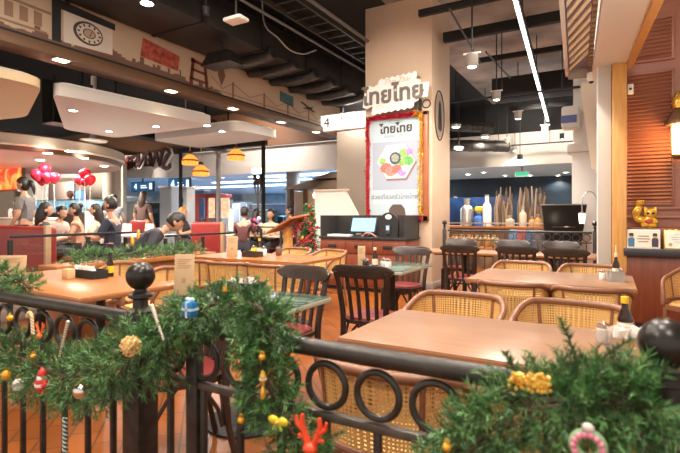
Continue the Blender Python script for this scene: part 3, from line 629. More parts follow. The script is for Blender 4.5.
def blue_screen(px, py, w_, h_, Y, lab, txt='4'):
    t = thing('queue_screen', lab, 'screen', PY(px, py, Y)); MB().box(-w_/2, w_/2, 0, .08, -h_/2, h_/2, .01).build('case', M_black, t)
    MB().box(-w_/2+.02, w_/2-.02, -.008, 0, -h_/2+.02, h_/2-.02).build('display', M_scr, t)
    lm = mat('screen_text', (.8, .9, 1), .4, emit=1.2)
    MB().text(txt, h_*.8, face_front((-w_*.28, -.012, 0)), .002, bold=.006).build('number', lm, t)
    mb = MB()
    for k in range(2): mb.box(-w_*.05, w_*.22-.05*k, -.012, -.008, h_*(.02+.2*k)-.08, h_*(.10+.2*k)-.08)
    mb.build('text_lines', lm, t); MB().box(w_*.33, w_*.44, -.012, -.008, -h_*.3, h_*.3).build('icon', lm, t)
    MB().box(-.03, .03, .02, .06, h_/2, 3.0-t.location.z).build('hanger', M_black, t); return t
blue_screen(142, 186.5, 1.45, .42, 13.6, 'blue queue screen showing 4, left one under the reversed sign')
blue_screen(179, 184, 1.25, .50, 13.4, 'blue queue screen showing 4, right one behind black mullion')
for i, (px, py, d, w_, h0, m, lab) in enumerate(((104, 207, 13, 1.1, 1.35, M_white, 'white kiosk wall behind the man in navy shirt'), (128, 203, 20, 1.7, 1.75, M_white, 'white ticket counter under the left blue screen'), (170, 202, 17, .6, 2.2, mat('kiosk_grey', (.5, .55, .6), .5), 'slim grey kiosk under the right blue screen'),
        (155, 205, 21, 2.2, 1.75, mat('night_panel', (.02, .025, .035), .3), 'dark entrance panel between the blue screens'), (187, 205, 17.5, .4, 2.2, M_white, 'white display tower with black dots beside the mullion'), (198, 205, 23.5, 1.2, 2.4, mat('navy_panel', (.06, .10, .17), .4), 'navy booth wall left of red framed stall'),
        (250, 207, 24, 3.2, 1.45, mat('hedge_dark', (.03, .06, .06), .8), 'dark planter wall in the far concourse'), (283, 205, 24, 4.2, 1.75, mat('navy_dark', (.02, .035, .07), .5), 'dark blue shopfront left of the grey round column'))):
    p = PD(px, py, d); t = thing('kiosk_block', lab, 'kiosk', (p.x, p.y, .012)); MB().box(-w_/2, w_/2, -.2, .2, 0, h0, .01).build('wall_panel', m, t); MB().box(-w_/2-.03, w_/2+.03, -.23, .23, h0, h0+.05).build('top_cap', M_steel, t)
    if 'dots' in lab: 
        for k in range(4): MB().ball((.0+.05*(-1)**k, -.2, .5+.42*k), (.09, .02, .12), 10, 8).build('spot', M_black if k != 2 else mat('spot_orange', (.7, .2, .05)), t)
    if 'shopfront' in lab: MB().box(-1.6, -.4, -.25, -.2, 1.1, 1.5).build('red_sign', mat('neon_red', (.6, .05, .08), .5, emit=.8), t)
st = thing('market_stall', 'red framed stall with lit goods in the far concourse', 'stall', (*PD(213, 205, 20).to_2d(), .012))
for x in (-.55, .0, .55): MB().box(x-.05, x+.05, -.4, -.3, 0, 1.95).build('post', mat('stall_red', (.50, .04, .03), .5), st)
MB().box(-.7, .7, -.45, .4, 1.95, 2.1, .01).build('lintel', mat('stall_red', (.5, .04, .03)), st); MB().box(-.6, .6, -.1, .3, 0, 1.1).build('counter', mat('stall_grey', (.3, .32, .34)), st); MB().box(-.6, .6, .3, .35, 1.1, 1.95).build('lit_shelf', mat('lit_goods', (.8, .5, .3), .5, 0, .6, 6, emit=.7), st)
for i, (px, c, h0) in enumerate(((232, (.9, .65, .25), 1.55), (239, (.55, .55, .6), 1.85), (226, (.05, .06, .07), 2.0), (246, (.25, .45, .6), 1.9))):
    p = PD(px, 205, 22+i); t = thing('shop_display', ('yellow lit shop display', 'grey display shelf', 'black display shelf', 'blue display shelf')[i] + ' in the far concourse beside the red framed stall', 'display', (p.x, p.y, .012))
    MB().box(-.28, .28, -.2, .2, 0, h0, .01).build('cabinet', mat('dcab%d' % i, (.2, .2, .22)), t); MB().box(-.24, .24, -.215, -.2, .5, h0-.08).build('lit_front', mat('dlit%d' % i, c, .5, 0, .4, 8, emit=.9 if i != 2 else 0), t)
p = PY(293, 215, 15); column(p.x, 15, .27, 2.98, mat('grey_stone', (.26, .22, .19), .5, 0, .15, 5), 'grey round stone column beyond the glazing above the lectern')
cr = thing('glass_balustrade', 'pale glass balustrade with steel rail across the far concourse', 'balustrade', (-12, 19, .012))
MB().box(-7, 6, -.03, .03, 1.15, 1.2, .01).build('handrail', mat('aqua_rail', (.45, .65, .72), .3, .2), cr); MB().box(-7, 6, -.006, .006, .05, 1.15).build('glass_panel', M_glass, cr)
for k in range(14): MB().box(-7+k, -6.96+k, -.02, .02, 0, 1.15).build('post', M_steel, cr)
lp = thing('street_lamp', 'black lamp post with two white globes by the glazing', 'lamp post', (*PY(258, 215, 11.4).to_2d(), .0))
MB().lathe([(.12, 0), (.12, .1), (.05, .2), (.035, .6), (.035, 2.2), (.05, 2.3), (0, 2.32)], 14).build('post', mat('maroon_iron', (.09, .03, .025), .4), lp)
for s in (-1, 1):
    MB().tube([(0, 0, 1.85), (s*.08, 0, 1.9), (s*.12, 0, 2.1), (s*.12, 0, 2.48)], .022, 8).build('arm', M_black, lp); MB().lathe([(.03, 2.05), (.06, 2.3), (.06, 2.48), (.03, 2.5)], 12, (s*.12, 0, 0)).build('collar', M_black, lp)
    g = MB().ball((s*.12, 0, 2.58), .10, 16, 12).build('globe', mat('opal_globe', (1, .93, .82), .4, emit=2.2), lp)
MB().box(-.13, .13, -.02, .02, 2.16, 2.36).build('crest', M_black, lp)
# stained-glass pendants
M_tif = mat('amber_glass', (.80, .32, .05), .4, 0, .8, 22, emit=.75, ecol=(1, .36, .05)); M_tif2 = mat('red_glass', (.35, .05, .02), .4, emit=.3)
for px, py, lab in ((190, 161, 'stained glass amber hanging lamp, leftmost of the three'), (201, 172, 'stained glass amber hanging lamp hanging lowest of the three'), (236, 156, 'stained glass amber hanging lamp beside the silver mullion, rightmost')):
    p = PY(px, py, 8.9); t = thing('hanging_lamp', lab, 'hanging lamp', p, 0, 'stained glass hanging lamps')
    MB().lathe([(.06, .17), (.11, .14), (.20, .05), (.212, -.02), (.208, -.09), (.19, -.10)], 10).build('glass_shade', M_tif, t)
    MB().lathe([(.212, .03), (.218, .015), (.216, -.01)], 10).build('red_band', M_tif2, t); MB().lathe([(.07, .2), (.05, .26), (0, .27)], 12).build('cap', M_bronze, t); MB().cyl((0, 0, .26), (0, 0, 3.2-p.z), .012).build('rod', M_cream, t)
p = PY(208, 160, 8.9); t = thing('lamp_rail', 'cream horizontal rail carrying the stained glass hanging lamps', 'rail', (p.x, 8.9, 3.2)); MB().box(-1.0, .9, -.03, .03, 0, .05, .004).build('bar', M_cream, t); 
for x in (-.8, .7): MB().cyl((x, 0, .05), (x, 0, 1.4), .012).build('hanger', M_cream, t)

# cream wall stub, level sign, white partition and hut roof left of the pillar
struct('wall_center', MB().box(-5.78, -3.6, 10.0, 10.4, 0, 3.25, .02), mat('stub_cream', (.42, .36, .30), .6))
t = thing('level_sign', 'white illuminated wayfinding sign with number 4 left of the pillar', 'sign', (PY(342, 122, 9.7).x, 9.7, PY(342, 122, 9.7).z)); sx = .66
MB().box(-sx, sx, -.05, .05, -.20, .20, .01).build('case', M_white, t); MB().box(-sx+.02, sx-.02, -.056, -.05, -.18, .18).build('lit_face', mat('sign_white', (.9, .9, .88), .4, emit=.8), t)
MB().text('4', .34, face_front((-.38, -.06, -.0)), .002).build('number', M_ink, t); MB().text('!', .2, face_front((.02, -.06, .04)), .002).build('symbol', M_ink, t); MB().box(-.14, -.13, -.06, -.056, -.15, .15).build('divider_line', M_ink, t); MB().text('9', .12, face_front((.2, -.06, .08)), .002).build('small_mark', M_ink, t)
MB().box(-.03, .03, -.02, .02, .2, 4.9-t.location.z).build('hanger', M_black, t)
t = thing('partition', 'white partition panel with sloping side left of the pillar', 'partition', (PY(333, 215, 9.3).x, 9.3, 0)); MB().prism([(-.45, 0), (.75, 0), (.75, 1.1), (.35, 1.78), (-.45, 1.78)], face_front((0, 0, 0)), .06).build('panel', M_white, t); MB().box(-.47, .4, -.09, .03, 1.78, 1.82).build('top_cap', M_cream, t)
t = thing('wooden_hut', 'small brown roofed wooden hut behind the white partition', 'hut', (PY(322, 215, 12.6).x, 12.6, 0))
MB().mesh([(-.95,-.8,2.02),(1.2,-.8,2.02),(1.2,.8,2.02),(-.95,.8,2.02),(-.2,-.3,2.32),(1.2,-.3,2.32),(1.2,.3,2.32),(-.2,.3,2.32)], [(0,1,2,3),(4,5,6,7),(0,1,5,4),(1,2,6,5),(2,3,7,6),(3,0,4,7)]).build('lower_roof', mat('hut_roof', (.16, .10, .06), .7, 0, .2, 12), t)
MB().mesh([(-.15,-.4,2.34),(1.2,-.4,2.34),(1.2,.4,2.34),(-.15,.4,2.34),(.3,0,2.56),(1.2,0,2.56)], [(0,3,2,1),(0,1,5,4),(2,3,4,5),(0,4,3),(1,2,5)]).build('upper_roof', mat('hut_roof', (.16, .10, .06)), t)
for x in (-.75, -.25, .3): MB().box(x-.05, x+.05, -.6, -.5, 0, 2.02).build('post', mat('hut_post', (.16, .075, .04), .5), t)
MB().box(-.7, 1.1, -.45, -.4, 0, 1.95).build('hut_wall', mat('hut_cream', (.60, .50, .40)), t); MB().lathe([(.03, .1), (.11, 0), (.09, -.1), (0, -.13)], 12, (.2, -.65, 1.85)).build('lantern', mat('lantern_glow', (1, .8, .5), emit=2), t)
# ================================================================== PILLAR, SIGNS, SERVICE STATION
pl = thing('pillar', 'big cream square pillar carrying the menu poster and shop sign', 'pillar', (-3.185, 8.1, 0))
MB().box(-.615, .615, -.5, .5, 0, 4.9, .008).build('shaft', mat('pillar_beige', (.62, .46, .325), .6, 0, .05, 2), pl)
MB().box(-.625, .625, -.51, .51, 0, .12, .01).build('plinth', mat('plinth_grey', (.30, .26, .22), .5), pl)
lg = thing('wall_emblem', 'dark oval line emblem on the narrow right face of the pillar', 'emblem', (-2.565, 7.98, 2.95))
Me = Matrix.Rotation(PI/2, 4, 'Z') @ Matrix.Rotation(PI/2, 4, 'X')
MB().ring((0, 0, 0), .42, .012, Me @ Matrix.Diagonal((.60, 1, 1, 1)), 36, 6).build('oval_outline', M_ink, lg)
mb = MB().prism([(.225*math.cos(a*PI/16), .38*math.sin(a*PI/16)) for a in range(32)], Matrix.Translation((.001, 0, 0)) @ Me, .003); mb.build('oval_field', mat('emblem_tan', (.33, .26, .19), .6), lg)
mb = MB()
for k in range(5): mb.tube([(.01, -.09+.045*k, -.28+.02*abs(k-2)), (.01, -.07+.035*k, 0), (.01, -.05+.025*k, .26-.03*abs(k-2))], .006, 6)
mb.build('leaf_lines', M_ink, lg)

ps = thing('menu_poster', 'tall pale blue Thai menu poster in tinselled wooden frame on the pillar', 'poster', (-3.19, 7.56, 2.05))
W2, H2 = .57, .91
fr_ = MB(); fr_.box(-W2, -W2+.07, -.03, .03, -H2, H2, .008); fr_.box(W2-.09, W2, -.03, .03, -H2, H2, .008); fr_.box(-W2, W2, -.03, .03, H2-.07, H2, .008); fr_.box(-W2, W2, -.03, .03, -H2, -H2+.09, .008)
fr_.build('frame', mat('frame_rust', (.34, .10, .04), .4, 0, .15, 8), ps)
MB().box(-W2+.06, W2-.08, -.012, .02, -H2+.08, H2-.06).build('poster_sheet', mat('sheet_ice', (.43, .53, .58), .5), ps)
FP = lambda x, z, dy=-.015: face_front((x, dy, z))
MB().text('ไทยไทย', .20, FP(.0, .66), .002, bold=.007).build('poster_lettering', M_ink, ps)
MB().text('Thai Thai', .075, FP(-.01, .775), .0015, shear=.35).build('poster_lettering', mat('soft_grey', (.28, .32, .36), .6), ps)
MB().text('Good Classic', .085, FP(.0, .545), .0015, shear=.35).build('poster_lettering', mat('soft_grey', (.3, .3, .3)), ps)
MB().box(-.44, .40, -.014, -.012, .44, .445).build('rule_line', mat('soft_grey', (.3, .3, .3)), ps)
MB().box(-.44, .40, -.014, -.012, -.62, -.38).build('caption_band', mat('sheet_pale', (.50, .58, .61), .5), ps)
MB().text('ช่วยเที่ยวครัวไทยไทย', .105, FP(-.03, -.50, -.017), .0015, bold=.002).build('poster_lettering', mat('slate_ink', (.20, .25, .30), .6), ps)
MB().box(-.44, .40, -.0135, -.012, -.38, .44).build('photo_field', mat('lilac_field', (.34, .39, .47), .5), ps)
px_, pz_ = .0, .10
def hexa(r, sx=1.05): return [(px_+r*sx*math.cos(PI/6+k*PI/3+PI/6), pz_+r*.98*math.sin(PI/6+k*PI/3+PI/6)) for k in range(6)]
FM = lambda dy: Matrix(((1, 0, 0, 0), (0, 0, -1, dy), (0, 1, 0, 0), (0, 0, 0, 1)))
MB().prism([(x+.02, z-.03) for x, z in hexa(.345)], FM(-.0135), .002).build('plate_rim', mat('plate_brown', (.24, .15, .15), .5), ps)
MB().prism(hexa(.335), FM(-.0155), .002).build('plate_print', mat('plate_white', (.78, .76, .73), .5), ps)
food = [(-.16, .08, .10, (.85, .88, .80), 'egg_white'), (.0, .14, .085, (.90, .90, .88), 'noodle_white'), (.14, .12, .09, (.25, .45, .12), 'leaf_green'), (.20, .0, .09, (.12, .38, .10), 'herb_green'), (-.16, -.09, .10, (.55, .15, .12), 'meat_red'), (-.08, -.14, .10, (.62, .22, .18), 'meat_pink'), (.02, -.11, .08, (.55, .2, .18), 'meat_red'), (.10, -.17, .07, (.40, .22, .50), 'onion_violet'), (.17, -.11, .07, (.75, .68, .78), 'onion_pale'), (.22, .14, .06, (.55, .35, .6), 'onion_violet'), (-.22, .02, .06, (.30, .50, .2), 'leaf_green'), (.10, -.01, .07, (.30, .50, .2), 'leaf_green')]
for k, (x, z, r, c, n) in enumerate(food):
    MB().prism([(px_+x*1.12+r*1.1*(1+.12*math.sin(3*a+k))*math.cos(a*PI/10), pz_+z*1.12+r*.9*math.sin(a*PI/10)) for a in range(20)], FM(-.0178-.0005*k), .001).build(n+'_print', mat('pr_'+n, c, .6, 0, .35, 30), ps)
MB().prism([(px_-.01+.105*math.cos(a*PI/12), pz_+.06+.105*math.sin(a*PI/12)) for a in range(24)], FM(-.0245), .002).build('bowl_print', mat('bowl_blue', (.05, .09, .14), .5), ps)
MB().prism([(px_-.01+.07*math.cos(a*PI/12), pz_+.06+.07*math.sin(a*PI/12)) for a in range(24)], FM(-.027), .002).build('broth_print', mat('broth', (.30, .30, .22), .5, 0, .4, 30), ps)
MB().prism([(-.14, -.815), (.18, -.815), (.16, -.70), (.10, -.63), (-.06, -.63), (-.12, -.70)], FM(-.0145), .0012).build('bowl_picture', mat('bowl_dark', (.10, .07, .06), .5), ps)
def tinsel(pts, n, L, mats, parent=None, r=random.Random(2)):
    out = []
    P = spline(pts, 14)
    for q, (nm, m) in enumerate(mats):
        mb = MB()
        for _ in range(n):
            a = P[r.randrange(len(P))]+Vector((r.uniform(-.02, .02), r.uniform(-.02, .01), r.uniform(-.02, .02))); d = Vector((r.gauss(0, 1), r.gauss(0, 1)-.3, r.gauss(0, 1))).normalized()*L*r.uniform(.5, 1.1); s = d.cross(Vector((r.gauss(0, 1), r.gauss(0, 1), r.gauss(0, 1)))).normalized()*.004
            mb.mesh([a-s, a+s, a+d+s, a+d-s], [(0, 1, 2, 3)])
        out.append((nm, mb, m))
    return out
M_tr = mat('tinsel_red', (.55, .015, .05), .3, .55); M_tg = mat('tinsel_gold', (.85, .50, .06), .25, .75)
def tinsel_thing(lab, pts, m1, m2, n=700, L=.055):
    t = thing('tinsel_garland', lab, 'tinsel', (-3.19, 7.52, 2.05))
    for nm, mb, m in tinsel(pts, n, L, m1): mb.build(nm, m, t, recalc=False)
    MB().tube(spline(pts, 10), .012, 6).build('tinsel_core', m2, t)
tinsel_thing('red tinsel strip along left and top edges of the poster frame', [(-.50, -.02, -.86), (-.52, -.02, -.3), (-.50, -.02, .3), (-.50, -.02, .82), (-.25, -.02, .87), (.1, -.02, .86), (.34, -.02, .88)], [('tinsel_strands', M_tr)], M_tr, 1500)
tinsel_thing('gold tinsel strip along the right edge of the poster frame', [(.36, -.02, .86), (.46, -.02, .82), (.46, -.02, .3), (.45, -.02, -.3), (.46, -.02, -.80)], [('tinsel_strands', M_tg)], M_tg, 1100)
tinsel_thing('dark red tinsel strip along the bottom edge of the poster frame', [(-.46, -.02, -.86), (-.1, -.02, -.85), (.2, -.02, -.86), (.46, -.02, -.86)], [('tinsel_strands', M_tr)], M_tr, 520)
# shop sign over the poster
ss = thing('shop_sign', 'white cut out Thai lettered shop sign mounted above the poster', 'sign', (-3.15, 7.42, 3.275)); ss.scale = (.74,)*3
Ms = lambda x, z, y=0: face_front((x, y, z), up=(-.0, 0, 1), right=(1, 0, .02))
def blob(x0, x1, z0, z1, sk, n=5, amp=.02):
    P = []; 
    for k in range(n*4+1): u = k/(n*4); P.append((x0+(x1-x0)*u, z0+sk*u+amp*math.cos(u*n*2*PI)))
    for k in range(n*4+1): u = 1-k/(n*4); P.append((x0+.05+(x1-x0)*u, z1+sk*u-amp*math.cos(u*n*2*PI)))
    return P
W_ = mat('sign_white_board', (.90, .88, .83), .5)
MB().prism(blob(-.82, .56, -.25, .24, .02, 6, .025), face_front((0, .012, 0)), .02).build('sign_backing', W_, ss)
MB().prism(blob(-.46, .48, .12, .37, .06, 7), face_front((0, .020, 0)), .02).build('script_backing', W_, ss)
MB().prism(blob(-.60, .44, -.42, -.12, .07, 7), face_front((0, .016, 0)), .02).build('script_backing', W_, ss)
MB().text('ไทยไทย', .50, Ms(-.06, -.02, -.035), .012, bold=.012).build('lettering', mat('sign_grey', (.17, .15, .13), .5), ss)
for body, z, sz, dx in (('Thai Thai', .295, .17, .03), ('Good Classic', -.27, .165, -.05)):
    MB().text(body, sz, Ms(dx, z, -.008), .004, shear=.35, bold=-.001).build('script_lettering', mat('script_tan', (.62, .50, .36), .5), ss)
MB().prism([(.50, -.16), (.76, -.16), (.80, .17), (.50, .17)], face_front((0, .03, 0)), .03).build('square_plate', mat('sign_white_board', (.85, .82, .76)), ss); MB().text('x', .12, Ms(.67, .0, -.003), .004).build('small_mark', M_ink, ss)
MB().box(.52, .56, .0, .2, -.42, -.16).build('bracket_arm', M_black, ss); MB().ring((.72, .05, -.30), .09, .014, Matrix.Rotation(PI/2, 4, 'X'), 20, 6).build('scroll_bracket', M_black, ss); MB().box(-.5, .5, .03, .22, -.05, 0).build('mount_bar', M_black, ss)

pc = thing('service_station', 'red brown service station with drawers and black surround before the pillar', 'counter', (-3.53, 7.2, 0))
hw = .775
MB().box(-hw, hw, -.3, .3, .06, .84, .006).build('cabinet_body', M_redwood, pc); MB().box(-hw+.03, hw-.03, -.26, .28, 0, .06).build('plinth', M_black, pc)
MB().box(-hw-.02, hw+.02, -.32, .3, .84, .88, .005).build('worktop', M_black, pc)
for k in range(3):
    dr = MB().box(-hw+.03+.5*k, -hw+.49+.5*k, -.318, -.3, .62, .80, .006).build('drawer', M_redwood, pc); MB().box(-hw+.17+.5*k, -hw+.33+.5*k, -.33, -.318, .70, .755, .006).build('drawer_handle', M_black, dr)
    MB().box(-hw+.03+.5*k, -hw+.49+.5*k, -.314, -.3, .1, .59, .006).build('cupboard_door', M_redwood, pc)
MB().box(-hw, hw, .27, .3, .88, 1.235).build('back_panel', mat('charcoal_laminate', (.028, .026, .026), .5), pc)
for s in (-1, 1): MB().box(s*hw-.015*(1+s), s*hw+.015*(1-s), -.3, .3, .88, 1.235).build('side_panel', mat('charcoal_laminate', (.028, .026, .026)), pc)
pt = thing('point_of_sale_tablet', 'tilted blue lit ordering tablet on the service station', 'tablet', PY(364, 229, 7.12).xy.to_3d()+Vector((0, 0, .88)))
Mt = Matrix.Translation((0, 0, .19)) @ Matrix.Rotation(-.35, 4, 'X')
MB().box(-.24, .24, -.02, .02, -.14, .14, .012, Mt).build('tablet_case', M_black, pt); MB().box(-.215, .215, -.024, -.02, -.115, .115, 0, Mt).build('tablet_screen', mat('tablet_blue', (.20, .42, .70), .2, emit=.55), pt)
MB().box(-.12, .12, -.05, .12, 0, .03, .008).build('stand_foot', M_black, pt); MB().box(-.04, .04, .0, .07, .02, .2).build('stand_neck', M_black, pt)
cr = thing('card_terminal_stand', 'tall black rounded stand with a white oval hole on the service station', 'terminal stand', PY(389, 229, 6.98).xy.to_3d()+Vector((0, 0, .88)))
prof = [(-.16, 0), (.16, 0), (.16, .22)]+[(.16*math.cos(a*PI/12), .24+.16*math.sin(a*PI/12)) for a in range(0, 13)]+[(-.16, .22)]
MB().prism(prof, face_front((0, .04, 0)), .06).build('stand_plate', mat('satin_black', (.02, .02, .022), .35), cr); MB().prism([(.055*math.cos(a*PI/10), .33+.04*math.sin(a*PI/10)) for a in range(20)], face_front((0, -.02, 0)), .004).build('white_oval', M_white, cr)
MB().box(-.08, .08, -.03, .1, 0, .02).build('stand_foot', M_black, cr); MB().box(-.035, .035, -.055, -.021, .06, .2, .006).build('handset', mat('handset_grey', (.06, .07, .08), .3), cr); MB().box(-.027, .027, -.058, -.055, .12, .19).build('handset_screen', mat('handset_lcd', (.3, .42, .5), .3, emit=.3), cr)
tag(MB().box(-.2, .2, -.1, .1, 0, .035, .004).build('paper_stack', M_white, None, (-4.0, 7.05, .88)), 'low stack of white papers on the left of the service station', 'papers')
t = thing('notice_frame', 'small framed white notice standing behind the ordering tablet', 'notice', (-3.72, 7.36, .88)); MB().box(-.14, .14, 0, .02, 0, .26, .004).build('frame', M_white, t); MB().box(-.12, .12, -.003, 0, .02, .24).build('notice_sheet', mat('notice_print', (.6, .58, .56), .6, 0, .5, 25), t)
tag(MB().tube(spline([(-.12, 0, .01), (-.06, -.02, .06), (.02, 0, .07), (.1, -.01, .03), (.13, 0, .01)], 6), .012, 6).build('card_clip', mat('pink_plastic', (.65, .25, .22), .4), None, (PY(369, 233, 6.94).x, 6.94, .88)), 'pinkish loop band lying on the service station edge', 'band')
tag(MB().box(-.02, .02, -.02, .0, 0, 1.12).build('power_cable_cover', M_black, None, (PY(414, 240, 7.58).x, 7.60, .0)), 'black cable trunking running down the pillar below the poster', 'cable')

ld = thing('lectern', 'reddish brown wooden host lectern with sloping top left of service station', 'lectern', (*PD(288, 225, 8.7).xy, 0), -.25)
MB().box(-.07, .07, -.06, .06, .03, 1.02, .008).build('post', M_orangewood, ld); MB().box(-.24, .24, -.2, .2, 0, .04, .008).build('base_plate', M_redwood, ld)
MB().box(-.38, .38, -.24, .24, -.02, .02, .006, Matrix.Translation((0, 0, 1.08)) @ Matrix.Rotation(-.38, 4, 'Y') @ Matrix.Rotation(.15, 4, 'X')).build('sloping_top', wood('lectern_wood', (.36, .115, .04), .35), ld)

# ---------------------------------------------------------------- foliage
M_needle = mat('pine_needle', (.048, .155, .045), .40, 0, .5, 22, spec=.5); M_needle2 = mat('pine_needle_light', (.13, .30, .09), .40, 0, .45, 22)
M_twig = mat('twig_brown', (.10, .06, .035), .8)
def foliage(path, radius, n, rnd, L=(.06, .10), needles=24, nl=.034, nw=.0017, droop=.15, bias=None):
    """two needle meshes and a twig mesh around a path; radius may be a list per path point"""
    A, B, T = MB(), MB(), MB()
    k = len(path)
    for _ in range(n):
        u = rnd.uniform(0, k-1.001); i = int(u); p = path[i].lerp(path[i+1], u-i); rad = radius if not isinstance(radius, list) else radius[i]+(radius[i+1]-radius[i])*(u-i)
        ax = (path[i+1]-path[i]).normalized(); d = Vector((rnd.gauss(0, 1), rnd.gauss(0, 1), rnd.gauss(0, 1))).normalized()
        d = (d-ax*d.dot(ax)*.55).normalized()
        if bias is not None: d = (d+bias).normalized()
        ln = rnd.uniform(*L); s = p+d*max(0, rad-ln)*rnd.uniform(.25, 1); e = s+d*ln+Vector((0, 0, -droop*ln)); T.tube([s, e], [.0016, .0006], 3, cap=False)
        mb = A if rnd.random() < .62 else B; dd = (e-s).normalized()
        for q in range(needles):
            f = q/needles; o = s.lerp(e, .12+.88*f); rv = Vector((rnd.gauss(0, 1), rnd.gauss(0, 1), rnd.gauss(0, 1))); sd = dd.cross(rv).normalized()
            nd = (dd*rnd.uniform(.75, 1.3)+sd).normalized()*nl*rnd.uniform(.7, 1.15)*(1-.35*f); wv = nd.cross(rv).normalized()*nw
            v = [mb.bm.verts.new(o-wv), mb.bm.verts.new(o+wv), mb.bm.verts.new(o+nd)]; mb.bm.faces.new(v)
    return A, B, T
def garland(name, lab, path, radius, n, seed, **kw):
    t = thing(name, lab, 'garland', path[0]); o = path[0]
    P = [p-o for p in path]; A, B, T = foliage(P, radius, n, random.Random(seed), **kw)
    A.build('dark_needles', M_needle, t, recalc=False); B.build('light_needles', M_needle2, t, recalc=False); T.build('twigs', M_twig, t, recalc=False)
    MB().tube(P[::3] if len(P) > 6 else P, .006, 6).build('core_wire', M_twig, t)
    return t

tre = thing('christmas_tree', 'small green Christmas tree with red bows beside the lectern', 'christmas tree', (*PD(309, 230, 9.0).xy, 0))
P = [Vector((0, 0, .5+.94*k/12)) for k in range(13)]; A, B, T = foliage(P, [.34*(1-k/12.6) for k in range(13)], 420, random.Random(9), L=(.08, .16), needles=22, nl=.05, nw=.004, droop=.3)
A.build('dark_needles', M_needle, tre, recalc=False); B.build('light_needles', M_needle2, tre, recalc=False); MB().cyl((0, 0, 0), (0, 0, 1.42), .03, .008).build('trunk', M_twig, tre); MB().lathe([(.16, 0), (.2, .3), (.17, .3)], 16).build('pot', mat('pot_red', (.35, .03, .03), .4), tre)
rr = random.Random(12)
for k in range(22):
    z = rr.uniform(.6, 1.4); a = rr.uniform(0, 2*PI); R_ = .33*(1.46-z)/.95
    tag(MB().ball((0, 0, 0), .032, 10, 8).build('tree_bauble', mat('bauble_red', (.55, .015, .03), .2), None, tre.location+Vector((R_*math.cos(a), R_*math.sin(a), z))), 'small red bauble on the Christmas tree', 'bauble', 'red baubles on the Christmas tree')
wr = thing('berry_wreath', 'red berry and pine wreath leaning on the Christmas tree', 'wreath', PD(305, 231, 8.62))
RP = [Vector((.19*math.cos(a*PI/12), -.02, .19*math.sin(a*PI/12))) for a in range(25)]
A, B, T = foliage(RP, .08, 160, random.Random(4), L=(.05, .08), needles=14, nl=.035, nw=.003); A.build('dark_needles', M_needle, wr, recalc=False); B.build('light_needles', M_needle2, wr, recalc=False)
MB().tube(RP[:-1], .02, 8, True).build('hoop', M_twig, wr)
mb = MB()
for k in range(70):
    a = rr.uniform(0, 2*PI); q = rr.uniform(.13, .26); mb.ball((q*math.cos(a), rr.uniform(-.09, -.03), q*math.sin(a)), rr.uniform(.014, .024), 7, 5)
o = mb.build('berries', mat('berry_crimson', (.55, .03, .06), .35), wr); o['kind'] = 'stuff'
MB().ball((-.02, -.06, -.12), (.03, .02, .045), 10, 8).build('gold_tag', M_gold, wr)

# ================================================================== RIGHT-HAND TIMBER KIOSK
M_louv = wood('shutter_red', (.31, .115, .065), .42, .12, (1, 14, 14), 3)
struct('wall_right', MB().box(.0, 3.2, 6.62, 6.75, 0, 3.85), M_louv)
def shutter(x0, x1, z0, z1, lab):
    t = thing('louvered_shutter', lab, 'shutter', ((x0+x1)/2, 6.6, z0)); w_ = (x1-x0)/2; h = z1-z0
    fb = MB(); fb.box(-w_-.03, -w_, -.012, .02, -.03, h+.03, .004); fb.box(w_, w_+.03, -.012, .02, -.03, h+.03, .004); fb.box(-w_, w_, -.012, .02, h, h+.03, .004); fb.box(-w_, w_, -.012, .02, -.03, 0, .004); fb.build('frame', M_louv, t)
    mb = MB(); n = int(h/.042)
    for k in range(n):
        z = (k+.5)*h/n; mb.box(-w_, w_, -.022, .022, -.006, .006, 0, Matrix.Translation((0, 0.004, z)) @ Matrix.Rotation(.95, 4, 'X'))
    mb.build('slats', M_louv, t); return t
for i, x in enumerate((.17, .76, 1.35)):
    shutter(x, x+.43, 3.05, 3.50, ('upper louvered red wood shutter above the golden statue', 'upper louvered red wood shutter at the right edge of the photo', 'upper louvered shutter beyond the right edge')[i]); shutter(x, x+.43, 1.38, 2.88, ('tall louvered red wood shutter behind the golden statue', 'tall louvered red wood shutter behind the wall lantern', 'tall louvered shutter beyond the right edge')[i])
for z in (1.05, 1.2, 1.30): struct('trim_13', MB().box(.13, 3.2, 6.59, 6.62, z, z+.03, .004), M_louv)
kc = thing('host_counter', 'red mahogany counter with dark top at the right edge', 'counter', (.12, 6.0, 0))
MB().box(.02, 3, .06, .6, .08, .80, .005).build('front_panel', M_redwood, kc); MB().box(.04, 3, .1, .58, 0, .08).build('plinth', mat('dark_plinth', (.05, .045, .045), .5), kc)
MB().box(.0, 3, .0, .6, .80, .88, .006).build('worktop', mat('dark_worktop', (.035, .032, .034), .3), kc); MB().box(.04, 3, .16, .6, .88, 1.10, .005).build('raised_ledge', M_redwood, kc)
def card(x0, x1, lab, frame, sheet):
    t = thing('framed_notice', lab, 'notice', ((x0+x1)/2, 6.06, .88)); w_ = (x1-x0)/2; Mt = Matrix.Rotation(-.10, 4, 'X')
    MB().box(-w_, w_, 0, .012, 0, .205, .003, Mt).build('frame', frame, t); MB().box(-w_+.012, w_-.012, -.003, 0, .012, .193, 0, Mt).build('sheet', sheet, t); return t, Mt
c1, Mt = card(.15, .455, 'white notice with two small figures in front of the golden statue', M_white, mat('notice_cream', (.75, .66, .52), .5))
